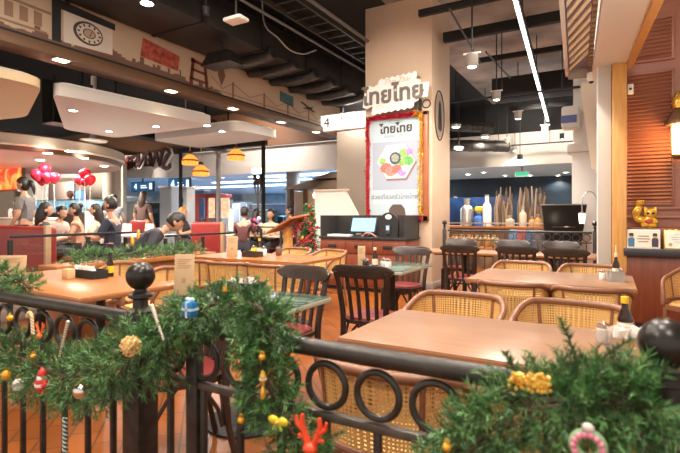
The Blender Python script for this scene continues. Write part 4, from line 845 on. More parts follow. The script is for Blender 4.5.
for x, m in ((-.11, mat('figure_blue', (.05, .15, .28), .6)), (.105, mat('figure_dark', (.05, .03, .05), .6))):
    f = MB().prism([(x-.028, .02), (x+.028, .02), (x+.03, .10), (x+.02, .115), (x-.02, .115), (x-.03, .10)], Mt @ face_front((0, -.004, 0)), .002).build('figure_print', m, c1)
    MB().prism([(x+.02*math.cos(a*PI/8), .135+.022*math.sin(a*PI/8)) for a in range(16)], Mt @ face_front((0, -.004, 0)), .002).build('face_print', M_skin, f); MB().prism([(x-.022, .135), (x+.022, .135), (x+.018, .165), (x-.018, .165)], Mt @ face_front((0, -.007, 0)), .002).build('hair_print', M_hair, f)
mb = MB()
for k, w_ in enumerate((.05, .06, .045)): mb.prism([(-w_, .13-.03*k), (w_, .13-.03*k), (w_, .137-.03*k), (-w_, .137-.03*k)], Mt @ face_front((0, -.004, 0)), .002)
mb.build('text_lines', M_ink, c1)
c2, Mt = card(.485, .80, 'gold framed certificate beside the white notice on the counter', M_gold, mat('certificate_white', (.80, .74, .62), .5))
mb = MB()
for k, w_ in enumerate((.07, .1, .09, .06)): mb.prism([(-w_, .15-.025*k), (w_, .15-.025*k), (w_, .155-.025*k), (-w_, .155-.025*k)], Mt @ face_front((0, -.004, 0)), .002)
mb.build('text_lines', mat('soft_grey', (.3, .3, .3)), c2); MB().prism([(-.10+.018*math.cos(a*PI/8), .05+.018*math.sin(a*PI/8)) for a in range(16)], Mt @ face_front((0, -.004, 0)), .002).build('seal_print', mat('seal_olive', (.4, .35, .1)), c2)
# golden figure: a seated cat raising one huge muscular arm
gx = PY(649, 215, 6.3).x
gs = thing('golden_figurine', 'golden seated cat figurine raising one huge muscular arm', 'figurine', (gx, 6.3, 1.10))
M_gs = mat('gilded', (.78, .46, .05), .28, .35)
MB().lathe([(.05, 0), (.075, .03), (.07, .08), (.05, .12), (0, .13)], 18, sy=.8).build('body', M_gs, gs)
hd = MB().ball((.012, -.01, .155), (.062, .05, .055), 18, 12)
for s in (-1, 1): hd.mesh([(.012+s*.058, -.02, .175), (.012+s*.02, -.02, .205), (.012+s*.055, -.02, .235), (.012+s*.045, .015, .19)], [(0, 1, 2), (0, 2, 3), (1, 3, 2), (0, 3, 1)])
hd.build('head', M_gs, gs)
MB().ball((-.012, -.058, .16), (.018, .008, .013), 10, 6).ball((.036, -.058, .16), (.018, .008, .013), 10, 6).box(-.01, .034, -.06, -.054, .16, .165).build('sunglasses', M_black, gs)
MB().tube(spline([(-.03, 0, .09), (-.075, -.005, .085), (-.115, 0, .11), (-.12, 0, .16), (-.10, 0, .21), (-.085, 0, .245)], 6), [.03+.012*math.sin(k/30*PI*2.2)**2 for k in range(31)], 14).ball((-.085, 0, .275), (.036, .032, .032), 14, 10).build('raised_arm', M_gs, gs)
mb = MB()
for k in range(4): mb.ball((-.112+.019*k, -.022, .29), (.011, .014, .016), 8, 6)
mb.build('fingers', M_gs, gs)
MB().tube([(.05, -.02, .09), (.065, -.05, .06), (.03, -.07, .05)], [.022, .02, .018], 10).build('other_arm', M_gs, gs)
for s in (-1, 1): MB().ball((s*.045, -.05, .022), (.03, .045, .022), 12, 8).build('foot', M_gs, gs)
MB().ball((.0, -.052, .07), (.04, .02, .03), 12, 8).build('red_bib', mat('bib_red', (.45, .06, .03), .4), gs)
wl = thing('wall_lantern', 'brown wall lantern with bright amber glass at the right edge', 'lamp', (PY(681, 140, 6.45).x, 6.45, 1.86))
MB().lathe([(.06, 0), (.09, .03), (.09, .05)], 8).build('base_cap', M_bronze, wl); MB().lathe([(.075, .05), (.085, .36), (.075, .38)], 8).build('amber_glass', mat('lantern_amber', (1, .72, .34), .4, emit=9, ecol=(1, .62, .25)), wl)
for k in range(8): MB().tube([(.085*math.cos(k*PI/4), .085*math.sin(k*PI/4), .05), (.094*math.cos(k*PI/4), .094*math.sin(k*PI/4), .38)], .006, 6).build('cage_bar', M_bronze, wl)
MB().lathe([(.15, .38), (.15, .41), (.09, .52), (.04, .56), (0, .57)], 8).build('roof_cap', M_bronze, wl); MB().lathe([(.07, .56), (.09, .66), (.04, .75), (0, .76)], 8).build('crown', M_gold, wl); MB().box(-.03, .03, .05, .16, .3, .38).build('wall_bracket', M_bronze, wl)
spot(wl.location.x-.02, 6.28, 2.1, 15, 175, .9, (1, .55, .22), .08, 'lantern_light', (wl.location.x-.25, 6.62, 2.1))
t = thing('timber_post', 'orange timber post between the cream post and the shutters', 'post', (.08, 6.12, 0)); MB().box(-.07, .07, -.07, .07, 0, 3.0, .008).build('shaft', M_orangewood, t); MB().box(-.075, .075, -.075, .075, 0, .1, .005).build('base_block', M_orangewood, t)
t = thing('cream_post', 'greyish cream square post beside the orange timber post', 'post', (-.065, 6.17, 0)); MB().box(-.07, .07, -.07, .07, 0, 3.0, .006).build('shaft', mat('post_grey', (.50, .44, .37), .6), t); MB().box(-.074, -.06, -.074, .074, 0, 3.0).build('corner_bead', M_white, t)
sf = thing('eave_beam', 'long beige boxed eave beam running overhead to the cream post', 'beam', (0, 6, 2.9))
e = [(-.20, 6.45), (.16, 6.25), (.40, 3.0), (.02, 3.0)]
MB().prism([(x, y-6) for x, y in e], Matrix(), .28).build('boxing', mat('eave_beige', (.74, .69, .62), .55), sf)
MB().prism([(.14, .25), (.20, .25), (.46, -3.0), (.38, -3.0)], Matrix.Translation((0, 0, -.03)), .33).build('timber_edge', M_orangewood, sf)
aw = thing('striped_awning', 'diagonal striped slatted awning beside the beige eave beam', 'awning', (-.19, 6, 2.93), .055)
MB().box(-.24, .015, -3, .42, .06, .09).build('awning_sheet', mat('awning_plum', (.22, .19, .27), .6), aw)
mb = MB()
for k in range(12):
    y = -2.95+.24*k; mb = MB(); mb.prism([(-.22, y+.52), (-.035, y-.05), (-.035, y+.06), (-.22, y+.63)], Matrix.Translation((0, 0, .035)), .025).build('diagonal_slat', mat('slat_cream', (.90, .84, .66), .5), aw)
for k in range(26): MB().box(-.025, .012, -2.95+.13*k, -2.88+.13*k, .03, .06).build('cornice_block', mat('slat_brown', (.42, .30, .18), .5), aw)
MB().box(-.27, -.235, -3, .46, .0, .12, .004).build('white_edge', M_white, aw); MB().box(-.24, .015, .38, .46, -.04, .10, .004).build('end_board', mat('end_taupe', (.30, .24, .2), .5), aw)
t = thing('security_camera', 'white dome security camera under the end of the eave', 'camera', (-.20, 6.30, 2.88)); MB().lathe([(.05, .02), (.05, 0), (.045, -.05), (.03, -.08)], 16).build('housing', M_white, t); MB().ball((0, 0, -.075), .03, 12, 8).build('dome', M_blackglass, t)
t = thing('wall_sensor', 'small white box on the timber above the shutter edge', 'sensor', (.20, 6.58, 2.72)); MB().box(-.03, .03, -.03, .03, -.06, .06, .008).build('case', M_white, t); MB().ball((0, -.03, 0), .015, 10, 6).build('lens', M_black, t)

# ================================================================== RIGHT REAR: CONCOURSE KITCHEN STALL
t = thing('column', 'white square column with capital left of the cream post', 'column', (-.42, 10.2, 0)); MB().box(-.22, .22, -.22, .22, 0, 2.42, .006).build('shaft', M_white, t); MB().box(-.30, .26, -.28, .28, 2.42, 2.58, .01).build('capital', M_white, t); MB().box(-.2, .24, -.2, .2, 2.58, 4.9).build('neck', M_white, t)
t = thing('air_curtain', 'white and blue box unit mounted high on the white column', 'unit', (-.64, 9.8, 3.05)); MB().box(-.16, .14, -.12, .2, -.22, .2, .05).build('case', M_white, t); MB().box(-.165, .1, -.13, -.11, -.12, .02).build('blue_label', mat('label_blue', (.10, .14, .35), .5), t)
t = thing('slanted_fascia', 'cream slanting bracket panel between white column and cream post', 'panel', (-.24, 7.6, 0)); MB().prism([(0, 1.9), (.16, 1.75), (.16, 3.1), (-.14, 3.1)], face_front((0, 0, 0)), .05).build('panel', M_cream, t); MB().box(.1, .16, -.04, .0, 0, 1.9).build('leg_post', mat('navy_strip', (.05, .07, .12), .4), t)
struct('wall_back', MB().box(-6, 3, 16.0, 16.2, 2.82, 3.85), mat('soffit_cream', (.60, .54, .47), .6))
struct('wall_back', MB().box(-6, 3, 16.2, 16.3, 2.9, 4.9), M_dark)
struct('ceiling', MB().box(-8, 3, 16.2, 21.2, 2.82, 2.92), mat('soffit_grey', (.38, .35, .32), .5))
struct('wall_back', MB().box(-7.4, 3, 21, 21.2, 0, 2.82), mat('night_blue', (.006, .016, .028), .4, 0, .7, 1.2))
for i, (px, py) in enumerate(((468, 174), (484, 172), (505, 175), (530, 175), (566, 172), (558, 175))):
    p = PZ(px, py, 2.82); t = thing('downlight', 'small round downlight in the grey soffit over the rear stall', 'downlight', p, 0, 'soffit downlights'); MB().lathe([(.14, 0), (.14, -.02), (.11, -.025)], 16).build('bezel', M_white, t); MB().lathe([(.11, -.022), (0, -.03)], 16).build('lens', M_lamp, t)
    spot(p.x, p.y, 2.76, 110, 140, .6, NEUT)
t = thing('exit_sign', 'small green exit sign under the rear soffit', 'sign', (PY(522, 177, 16.5).x, 16.5, 2.58)); MB().box(-.22, .22, -.03, .03, -.08, .08, .01).build('case', M_white, t); MB().box(-.20, .20, -.035, -.03, -.065, .065).build('green_face', mat('exit_green', (.03, .35, .20), .4, emit=.5), t); MB().cyl((0, 0, .08), (0, 0, .24), .015).build('hanger', M_black, t)
# street-food stall
sl = thing('food_stall', 'wooden topped food stall with brown front in the rear right', 'stall', (-2.2, 11.6, 0))
MB().box(-1.3, 1.7, -.35, .35, 0, .93).build('base', mat('stall_brown', (.16, .085, .04), .6, 0, .4, 5), sl); MB().box(-1.4, 1.8, -.42, .42, .93, .98, .01).build('worktop', M_table_or, sl); MB().box(-1.35, 1.75, -.44, -.42, 1.04, 1.07).build('guard_rail', M_steel, sl)
for x in (-1.3, -.3, .7, 1.7): MB().box(x-.015, x+.015, -.44, -.42, .98, 1.05).build('rail_post', M_steel, sl)
rr = random.Random(21)
t = thing('backdrop_board', 'bright blue backdrop board behind the urn and white bottle on the food stall', 'board', (PY(478, 215, 12.6).x, 12.6, 0)); MB().box(-.75, .85, 0, .05, .9, 1.7, .01).build('blue_panel', mat('royal_blue', (.006, .04, .14), .4, 0, .7, 2.2), t)
for x in (-.7, .8): MB().box(x-.03, x+.03, .05, .11, 0, 1.8).build('support_leg', M_black, t)
for i in range(52):
    px = (495+i*.72) if i < 24 else (519+(i-24)*.98); p = PY(px, 215, 11.42+.12*(i % 4)); h = rr.uniform(.5, .92)
    o = MB().tube([(0, 0, 0), (rr.uniform(-.03, .03), 0, h*.6), (rr.uniform(-.05, .05), 0, h)], [.03, .024, .014], 7).build('bamboo_stick', mat('bamboo%d' % (i % 3), ((.20, .13, .085), (.33, .24, .17), (.10, .065, .045))[i % 3], .6), None, (p.x, p.y, .98)); tag(o, 'tall thin brown stick standing in the ' + ('left' if i < 24 else 'right') + ' bundle on the rear food stall', 'stick', 'brown sticks in the ' + ('left' if i < 24 else 'right') + ' bundle')
for px, w_, h, m, nm, lab in ((467, .15, .62, M_steel, 'steel_urn', 'tall steel and glass urn on the food stall near the chef'), (487, .10, .70, M_white, 'white_bottle', 'tall white bottle shape on the food stall'), (479, .12, .30, mat('blue_drum', (.03, .12, .4), .4), 'blue_drum', 'blue drum on the food stall beside the white bottle'), (510, .10, .22, mat('straw_jar', (.55, .40, .26), .7), 'straw_basket', 'pale straw basket before the sticks on the food stall'), (523, .08, .42, mat('pale_figure', (.62, .5, .36), .6), 'pale_vase', 'pale tall vase between the stick bundles'), (532, .07, .2, mat('amber_jar', (.55, .27, .08), .4), 'amber_jar', 'amber jar on the stall left of the black menu stand'), (538, .07, .25, mat('amber_jar', (.55, .27, .08)), 'amber_jar', 'amber jar on the stall nearest the black menu stand')):
    p = PY(px, 215, 11.35); t = thing(nm, lab, 'container', (p.x, p.y, .98)); MB().lathe([(w_, 0), (w_, h*.62), (w_*.8, h*.72), (w_*.42, h*.8), (w_*.42, h), (0, h)], 18).build('vessel', m, t); MB().lathe([(w_*.5, h), (w_*.5, h+.03), (0, h+.035)], 14).build('lid', M_steel, t)
tag(MB().box(-.09, .09, -.06, .06, 0, .12, .03).build('rice_bag', mat('bag_yellow', (.75, .55, .03), .5), None, (PY(479, 205, 11.35).x, 11.35, .98+.338)), 'yellow packet on top of the blue drum', 'packet')
person('chef in white shirt and dark hat at the far left of the stall', put(455, 215, 13.4, .0), F_(205), 'stand', (.68, .66, .64), hair='short', cap=(.03, .03, .035), pants=(.02, .02, .025), extra='apron')
for i, px in enumerate((455, 462, 470, 478, 487, 495)):
    p = PY(px, 240, 9.4); o = MB().lathe([(.05, 0), (.085, .06), (.085, .16), (.05, .2), (.055, .23), (0, .23)], 14).build('clay_pot', mat('clay%d' % (i % 2), ((.42, .20, .06), (.30, .20, .08))[i % 2], .6), None, (p.x, 9.4, .62)); tag(o, 'small orange brown clay pot on the low shelf behind the rear railing', 'pot', 'clay pots on the low shelf')
p = PY(475, 240, 9.4); t = thing('low_shelf', 'low wooden shelf carrying clay pots behind the rear railing', 'shelf', (p.x, 9.4, 0)); MB().box(-.6, .9, -.2, .2, .58, .62, .005).build('shelf_board', M_table_or, t); 
for x in (-.58, .86): MB().box(x-.02, x+.02, -.18, .18, 0, .58).build('shelf_leg', M_darkwood, t)
for i, (px, c) in enumerate(((514, (.10, .18, .3)), (522, (.35, .07, .05)), (530, (.05, .09, .16)), (538, (.12, .10, .10)))):
    p = PY(px, 240, 9.9); tag(MB().box(-.09, .09, -.08, .08, 0, .5, .02).build('storage_crate', mat('crate%d' % i, c, .6), None, (p.x, 9.9, .45)), ('blue crate', 'red brown crate', 'navy crate', 'grey brown crate')[i]+' stacked on the bench behind the rear railing', 'crate')
p = PY(526, 240, 9.9); t = thing('low_bench', 'dark low bench under crates behind the rear railing', 'bench', (p.x, 9.9, 0)); MB().box(-.45, .45, -.2, .2, .4, .45).build('bench_top', M_darkwood, t)
for x in (-.42, .42): MB().box(x-.02, x+.02, -.18, .18, 0, .4).build('bench_leg', M_darkwood, t)
# black slanted menu stand and arched lamp
bs = thing('menu_display_stand', 'large black slanted menu display stand behind the rear railing', 'display stand', (*PD(563, 215, 8.6).xy, 0), .25)
MB().prism([(-.30, .70), (.28, .70), (.37, 1.42), (-.37, 1.42)], face_front((0, 0, 0)), .10).build('display_panel', mat('gloss_black', (.014, .013, .012), .18), bs); MB().box(-.37, .37, -.105, .005, 1.415, 1.435).build('top_edge', M_steel, bs); MB().box(-.25, .25, -.1, .0, .0, .70).build('pedestal', M_black, bs); MB().box(-.2, .18, -.108, -.1, 1.02, 1.03).build('shelf_line', M_bronze, bs); MB().ball((.05, -.11, 1.03), (.05, .01, .015), 8, 6).build('small_ornament', M_steel, bs)
al = thing('arched_lamp', 'small glowing lantern hanging from a thin arched rod by the rear railing', 'lamp', (*PD(597, 215, 7.3).xy, 0))
rx = Vector((RT.x, RT.y, 0))
arcp = [Vector((0, 0, 0)), Vector((0, 0, 1.2)), Vector((0, 0, 1.42))]+[rx*(-.115+.115*math.cos(a*PI/10))+Vector((0, 0, 1.44+.16*math.sin(a*PI/10))) for a in range(0, 11)]+[rx*(-.23)+Vector((0, 0, 1.28))]
MB().tube(arcp, .008, 8).build('arched_rod', M_steel, al); lc_ = rx*(-.23)+Vector((0, 0, 1.19))
MB().lathe([(.055, .07), (.05, .085), (.01, .1), (0, .1)], 12, lc_).build('lantern_cap', M_bronze, al); MB().lathe([(.035, -.08), (.045, .05), (.045, .07)], 12, lc_).build('lantern_glass', mat('lantern_clear', (1, .88, .65), .3, emit=3.0), al); MB().lathe([(.10, 0), (.10, .02), (.02, .04)], 16).build('foot', M_black, al)

# ---- lamps, track and services under the right-hand ceiling
ln = thing('linear_lamp', 'long thin white linear lamp across the right ceiling', 'lamp', (-1.19, 8.4, 3.98)); 
for k in range(6): MB().box(-.022, .022, -4.6+1.9*k, -4.6+1.9*k+1.86, .0, .02).build('diffuser', mat('lamp_linear', (1, .95, .86), .4, emit=9), ln)
MB().box(-.04, .04, -4.6, 6.8, .02, .14).build('channel', M_black, ln)
for y in (-4, -1, 2, 5): MB().cyl((0, y, .14), (0, y, .92), .01, n=6).build('hanger', M_black, ln)
ln.rotation_euler.z = .062
def pend(px, py, d, lab, r=.075, dark=False, pw=70):
    p = PD(px, py, d); t = thing('pendant_spotlight', lab, 'pendant lamp', p, 0, 'pendant spotlights'); 
    MB().lathe([(r*.9, 0), (r, .01), (r, r*2.0), (r*.5, r*2.1)], 18).build('can_body', M_black if dark else mat('can_grey', (.38, .35, .31), .45), t); MB().lathe([(r*.86, .004), (r*.5, -.004), (0, -.006)], 18).build('lens', M_lamp, t)
    MB().cyl((0, 0, r*2), (0, 0, 4.9-p.z), .012, n=8).build('hanging_rod', M_black, t)
    if not dark: MB().box(-r*1.4, r*1.4, -.015, .015, r*2.1, r*2.1+.02).build('yoke', M_white, t)
    spot(p.x, p.y, p.z-.03, pw, 120, .6, NEUT)
pend(472, 67, 6.6, 'grey pendant spotlight nearest us, right of the pillar', .085)
pend(496.5, 100, 9.2, 'grey pendant spotlight second nearest right of the pillar', .08)
pend(518, 119, 11.4, 'grey pendant spotlight left of the linear lamp lower end', .085)
pend(545, 132, 13, 'grey pendant spotlight just below the linear lamp end', .085)
pend(507, 144, 14.2, 'small grey pendant spotlight in the far middle row', .085)
pend(515, 151, 15, 'small grey pendant spotlight lowest of the far middle row', .075)
pend(520, 160, 14.4, 'low dark pendant spotlight in front of the cream bulkhead', .08, True)
pend(546, 155, 15, 'dark pendant spotlight right of the low dark one', .085, True)
pend(562, 139, 14.6, 'dark pendant spotlight close to the white column', .085, True)
def rdisc(px, py, z, lab):
    p = PZ(px, py, z); t = thing('recessed_lamp', lab, 'ceiling lamp', p, 0, 'round lamps under the rear ceiling'); MB().lathe([(.13, .06), (.13, 0), (.11, -.01)], 18).build('bezel', M_white, t); MB().lathe([(.11, -.008), (0, -.02)], 18).build('lens', M_lamp, t); MB().cyl((0, 0, .05), (0, 0, 4.9-z), .012).build('stem', M_black, t)
    spot(p.x, p.y, z-.06, 100, 140, .6, NEUT)
rdisc(456, 127, 3.5, 'round lamp beside the right edge of the pillar'); rdisc(485, 137, 3.5, 'round lamp between pillar and far pendants'); rdisc(459, 149, 3.0, 'lower round lamp beside the right edge of the pillar')
for i, (x0, y0, x1, y1, z, r) in enumerate(((-5.2, 13.2, -2.7, 14.9, 3.30, .17), (-5.0, 12.4, -3.0, 14.2, 3.75, .13))):
    t = thing('air_duct', ('dark round air duct hanging before the cream bulkhead', 'thinner dark air duct above the round one by the pillar')[i], 'duct', (x0, y0, z)); d = Vector((x1-x0, y1-y0, 0)); MB().tube([(0, 0, 0), d*.5, d], r, 14).build('duct_tube', mat('duct_grey', (.07, .063, .056), .45, .5, .3, 5), t)
    mb = MB(); 
    for k in range(9): mb.tube([d*(k/8)-d.normalized()*.02, d*(k/8)+d.normalized()*.02], r+.012, 14)
    mb.build('duct_bands', M_iron, t); MB().cyl((d.x*.5, d.y*.5, r), (d.x*.5, d.y*.5, 4.9-z), .012).build('hanger', M_black, t)
for i, (a, b, z, lab) in enumerate((((-4.6, 15.3), (.0, 15.3), 3.35, 'black lighting track across the cream bulkhead'), ((-3.1, 9.9), (.4, 9.9), 3.6, 'thin black pipe across the right ceiling, left of linear lamp'))):
    L = b[0]-a[0]; t = thing('lighting_track', lab, 'track', (a[0], a[1], z)); MB().box(0, L, -.02, .02, 0, .04).build('rail', M_black, t)
    for k in range(4): MB().cyl((.1+k*(L-.2)/3, 0, .04), (.1+k*(L-.2)/3, 0, 4.9-z), .01, n=6).build('hanger', M_black, t)
for i, (pa, pb, lab) in enumerate((((449, 8), (480, 62), 'thin dark conduit crossing diagonally beside the pillar top'), ((486, 52), (510, 78), 'bent dark conduit near the linear lamp'))):
    a, b = PZ(*pa, 4.19), PZ(*pb, 4.19); tag(MB().tube([Vector(), b-a], .018, 6).build('conduit_pipe', M_iron, None, a), lab, 'pipe')
# ================================================================== TABLES
def table(x0, x1, y0, y1, lab, top, edge, ped='wood', z=.75, rot=0, roundleft=False, group=None):
    cx, cy = (x0+x1)/2, (y0+y1)/2; w_, dp = (x1-x0)/2, (y1-y0)/2
    t = thing('dining_table', lab, 'table', (cx, cy, 0), rot, group)
    if roundleft:
        poly = [(w_, -dp), (w_, dp)]+[(-w_+dp*.35-dp*.35*math.sin(a*PI/12), dp*math.cos(a*PI/12)) for a in range(13)]
        MB().prism(poly, Matrix.Translation((0, 0, z-.03)), .03).build('tabletop', top, t)
    else: MB().box(-w_, w_, -dp, dp, z-.026, z, .004).build('tabletop', top, t)
    MB().box(-w_-.003, w_+.003, -dp-.003, dp+.003, z-.034, z-.007, .003).build('edge_band', edge, t) if not roundleft else None
    MB().box(-w_*.7, w_*.7, -dp*.5, dp*.5, z-.06, z-.034).build('under_frame', M_black, t)
    for sx in ((-.5, .5) if w_ > .6 else (0,)):
        MB().lathe([(.035, .03), (.03, .1), (.03, z-.1), (.06, z-.06)], 16, (sx*w_, 0, 0)).build('pedestal', M_black, t); MB().lathe([(.24, 0), (.24, .012), (.12, .03), (.04, .05)], 32, (sx*w_, 0, 0)).build('foot_disc', M_black, t)
    return t
M_marble = bpy.data.materials.new('green_marble'); M_marble.use_nodes = True
_N = M_marble.node_tree; _b = _N.nodes['Principled BSDF']; _tc = _N.nodes.new('ShaderNodeTexCoord'); _nz = _N.nodes.new('ShaderNodeTexNoise'); _nz.inputs['Scale'].default_value = 7; _nz.inputs['Detail'].default_value = 8; _nz.inputs['Distortion'].default_value = 2.5
_r = _N.nodes.new('ShaderNodeValToRGB'); _r.color_ramp.elements[0].position = .35; _r.color_ramp.elements[0].color = (.018, .048, .032, 1); _r.color_ramp.elements[1].position = .72; _r.color_ramp.elements[1].color = (.15, .21, .16, 1)
_N.links.new(_tc.outputs['Object'], _nz.inputs['Vector']); _N.links.new(_nz.outputs[0], _r.inputs[0]); _N.links.new(_r.outputs[0], _b.inputs['Base Color']); _b.inputs['Roughness'].default_value = .12
M_medge = mat('marble_edge', (.42, .44, .36), .3)
table(-.955, .075, 1.66, 2.32, 'large pale oak dining table nearest us behind the iron railing', M_table, M_tedge)
table(-.98, .15, 3.70, 4.50, 'pale oak table in the middle right with rattan chairs on both sides', M_table, M_tedge)
table(-4.34, -2.70, 1.72, 2.48, 'orange wood table at the left behind the railing post', M_table_or, M_tedge, rot=-.05)
table(-4.40, -2.76, 4.05, 4.85, 'long orange wood table with curved left end in the middle', M_table_or, M_tedge, roundleft=True)
table(-2.35, -1.47, 1.97, 2.47, 'green marble table half hidden behind the hanging garland', M_marble, M_medge)
table(-2.10, -1.58, 3.86, 4.66, 'small green marble table before the service station', M_marble, M_medge)
table(-2.3, -1.2, 6.25, 6.85, 'pale wood table beside the pillar near the rear railing, left one', M_table, M_tedge)
table(-1.1, -.15, 6.25, 6.85, 'pale wood table below the black menu stand, right one of rear row', M_table, M_tedge)
pg = thing('planter_ledge', 'orange wood planter ledge behind the left table carrying a garland', 'ledge', (-4.72, 4.1, 0))
MB().box(-.12, .12, -1.45, .55, 0, .70).build('ledge_body', M_tedge, pg); MB().box(-.16, .16, -1.5, .6, .70, .75, .006).build('ledge_top', M_table_or, pg)

# ================================================================== CHAIRS
def bistro_chair(label, loc, rot):
    t = thing('bistro_chair', label, 'chair', loc, rot, 'dark bistro chairs')
    sq = lambda r, n=32: [(r*math.copysign(abs(math.cos(a*2*PI/n))**.72, math.cos(a*2*PI/n)), r*math.copysign(abs(math.sin(a*2*PI/n))**.72, math.sin(a*2*PI/n))) for a in range(n)]
    MB().prism(sq(.208), Matrix.Translation((0, 0, .425)), .028).build('seat_frame', M_darkwood, t)
    mb = MB(); P0, P1, P2 = sq(.195), sq(.188), sq(.14)
    vs = [(x, y, .453) for x, y in P0]+[(x, y, .470) for x, y in P1]+[(x, y, .478) for x, y in P2]; n = 32
    mb.mesh(vs, [(i, (i+1) % n, n+(i+1) % n, n+i) for i in range(n)]+[(n+i, n+(i+1) % n, 2*n+(i+1) % n, 2*n+i) for i in range(n)]+[tuple(range(2*n, 3*n))]).build('seat', M_redseat, t)
    for s in (-1, 1):
        MB().tube([(s*.165, .165, .44), (s*.17, .172, .2), (s*.185, .19, 0)], [.021, .018, .014], 10).build('leg', M_darkwood, t)
        MB().tube(spline([(s*.195, -.24, 0), (s*.178, -.195, .22), (s*.172, -.185, .46), (s*.185, -.215, .66), (s*.20, -.255, .82)], 5), [.016]*6+[.02]*10+[.018]*5, 10, flat=1.15).build('leg', M_darkwood, t)
    mb = MB(); N = 20; V = []
    for i in range(N+1):
        u = -1+2*i/N; x = .245*u; y = -.275+.055*u*u; h = .042*(1-abs(u)**7)+.008; zc = .825
        for dy, dz_ in ((-.014, -h), (.014, -h), (.016, h*.6), (.008, h), (-.008, h), (-.016, h*.6)): V.append((x, y+dy-(dz_*.25), zc+dz_))
    F = [(6*i+j, 6*i+(j+1) % 6, 6*i+6+(j+1) % 6, 6*i+6+j) for i in range(N) for j in range(6)]+[tuple(range(5, -1, -1)), tuple(range(6*N, 6*N+6))]
    mb.mesh(V, F).build('top_rail', M_darkwood, t)
    for k in range(4):
        u = -.6+.4*k; MB().tube([(.165*u, -.18, .45), (.178*u, -.215+.01*u*u, .64), (.19*u, -.268+.035*u*u, .80)], [.013, .012, .012], 8, flat=1.3).build('back_slat', M_darkwood, t)
    for a in range(4):
        Rm = Matrix.Rotation(a*PI/2, 3, 'Z'); c = [Rm @ Vector(p) for p in ((-.168, .175, .20), (-.145, .178, .29), (-.09, .18, .38), (-.05, .18, .425), (0, .18, .432), (.05, .18, .425), (.09, .18, .38), (.145, .178, .29), (.168, .175, .20))]
        MB().tube(c, .010, 8).build('leg_brace', M_darkwood, t)
    return t
def rattan_chair(label, loc, rot):
    t = thing('rattan_armchair', label, 'armchair', loc, rot, 'cane back armchairs')
    A_ = math.radians(128)
    def plan(a, s=1.0):
        c, q = math.sin(a), math.cos(a); e = .72
        return .268*s*math.copysign(abs(c)**e, c), -.25*s*math.copysign(abs(q)**e, q)
    def rimz(a):
        k = max(0, (abs(a)-.80)/(A_-.80)); return .745-.15*k**1.3-(.045*max(0, k-.85)/.15)
    N = 44; an = [-A_+2*A_*i/N for i in range(N+1)]
    rim = [Vector((*plan(a, 1.03), rimz(a))) for a in an]
    f0, f1 = rim[0], rim[-1]
    MB().tube([Vector((f0.x*.98, f0.y+.01, .44))]+rim+[Vector((f1.x*.98, f1.y+.01, .44))], .0185, 10, flat=1.0).build('bent_rim', M_rim, t)
    low = lambda a: Vector((*plan(a, .93), .47))
    MB().tube([low(a) for a in an], .013, 8).build('lower_rail', M_rim, t)
    def surf(u, v):
        a = -A_+2*A_*u; p = low(a); q = Vector((*plan(a, 1.03), rimz(a)-.008)); return p.lerp(q, v)
    o = MB().grid(surf, 44, 6, lambda u, v: (u*1.24, v*.33*max(.4, (rimz(-A_+2*A_*u)-.47)/.33))).build('cane_back', M_cane, t, recalc=False)
    for a in (-.62, .62, -1.5, 1.5): MB().tube([low(a), Vector((*plan(a, 1.03), rimz(a)))], .010, 8).build('back_post', M_rim, t)
    pl_ = [plan(a, .90) for a in an]+[(.19, .235), (.1, .255), (-.1, .255), (-.19, .235)]
    MB().prism(pl_, Matrix.Translation((0, 0, .405)), .04).build('seat_frame', M_rim, t)
    cx_ = [(x*.9, y*.9) for x, y in pl_]; MB().prism(cx_, Matrix.Translation((0, 0, .445)), .012).build('seat', mat('cane_seat', (.60, .36, .13), .5, 0, .3, 60, .2), t)
    for s in (-1, 1):
        MB().tube([(s*.205, .19, .42), (s*.215, .205, 0)], [.021, .014], 10).build('leg', M_rim, t); MB().tube([(s*.175, -.185, .42), (s*.20, -.235, 0)], [.021, .014], 10).build('leg', M_rim, t)
    MB().tube([(-.19, .0, .2), (.19, 0, .2)], .009, 8).tube([(-.21, .19, .2), (-.188, -.2, .2)], .009, 8).tube([(.21, .19, .2), (.188, -.2, .2)], .009, 8).build('stretcher', M_rim, t)
    return t
R0 = rattan_chair('cane armchair seen from behind, nearest the railing, in the front center', (-.66, 1.60, 0), F_(-4))
for lab, x, y, r in (
    ('cane armchair nearest the railing on the right, mostly behind the fir garland', -.08, 1.60, 6),
    ('cane armchair facing us across the large oak table, left one', -.80, 2.72, 180),
    ('cane armchair facing us across the large oak table, right one by bottle', -.19, 2.74, 177),
    ('cane armchair with its back to us at the middle right table, left one', -.635, 3.80, 0),
    ('cane armchair with its back to us at the middle right table, right one', -.125, 3.80, 2),
    ('cane armchair facing us beyond the middle right table, left one', -.79, 5.05, 182),
    ('cane armchair facing us beyond the middle right table, right one', -.17, 5.05, 178),
    ('cane armchair partly cut off at the right edge beside the mahogany counter', .70, 5.2, 150),
    ('cane armchair behind the left orange table, beside the railing ball, left one', -4.22, 2.96, 184),
    ('cane armchair behind the left orange table, right one by the menu card', -3.48, 2.86, 172),
    ('cane armchair at the near side of the curved end table, leftmost of three', -4.02, 3.92, 0),
    ('cane armchair at the near side of the curved end table, middle of three', -3.50, 3.90, 4),
    ('cane armchair at the near side of the curved end table, rightmost of three', -2.98, 3.92, -4),
    ('cane armchair beyond the curved end table, left of two beside the lectern', -4.02, 5.62, 178),
    ('cane armchair beyond the curved end table, right of two before the service station', -3.40, 5.55, 165)):
    c_ = again(R0, lab, (x, y, 0), F_(r))
    if 'its back to us' in lab: c_.scale = (.90, 1, 1)
B0 = bistro_chair('dark bistro chair with red seat and slatted back before the small green table', (-1.61, 3.36, 0), F_(4))
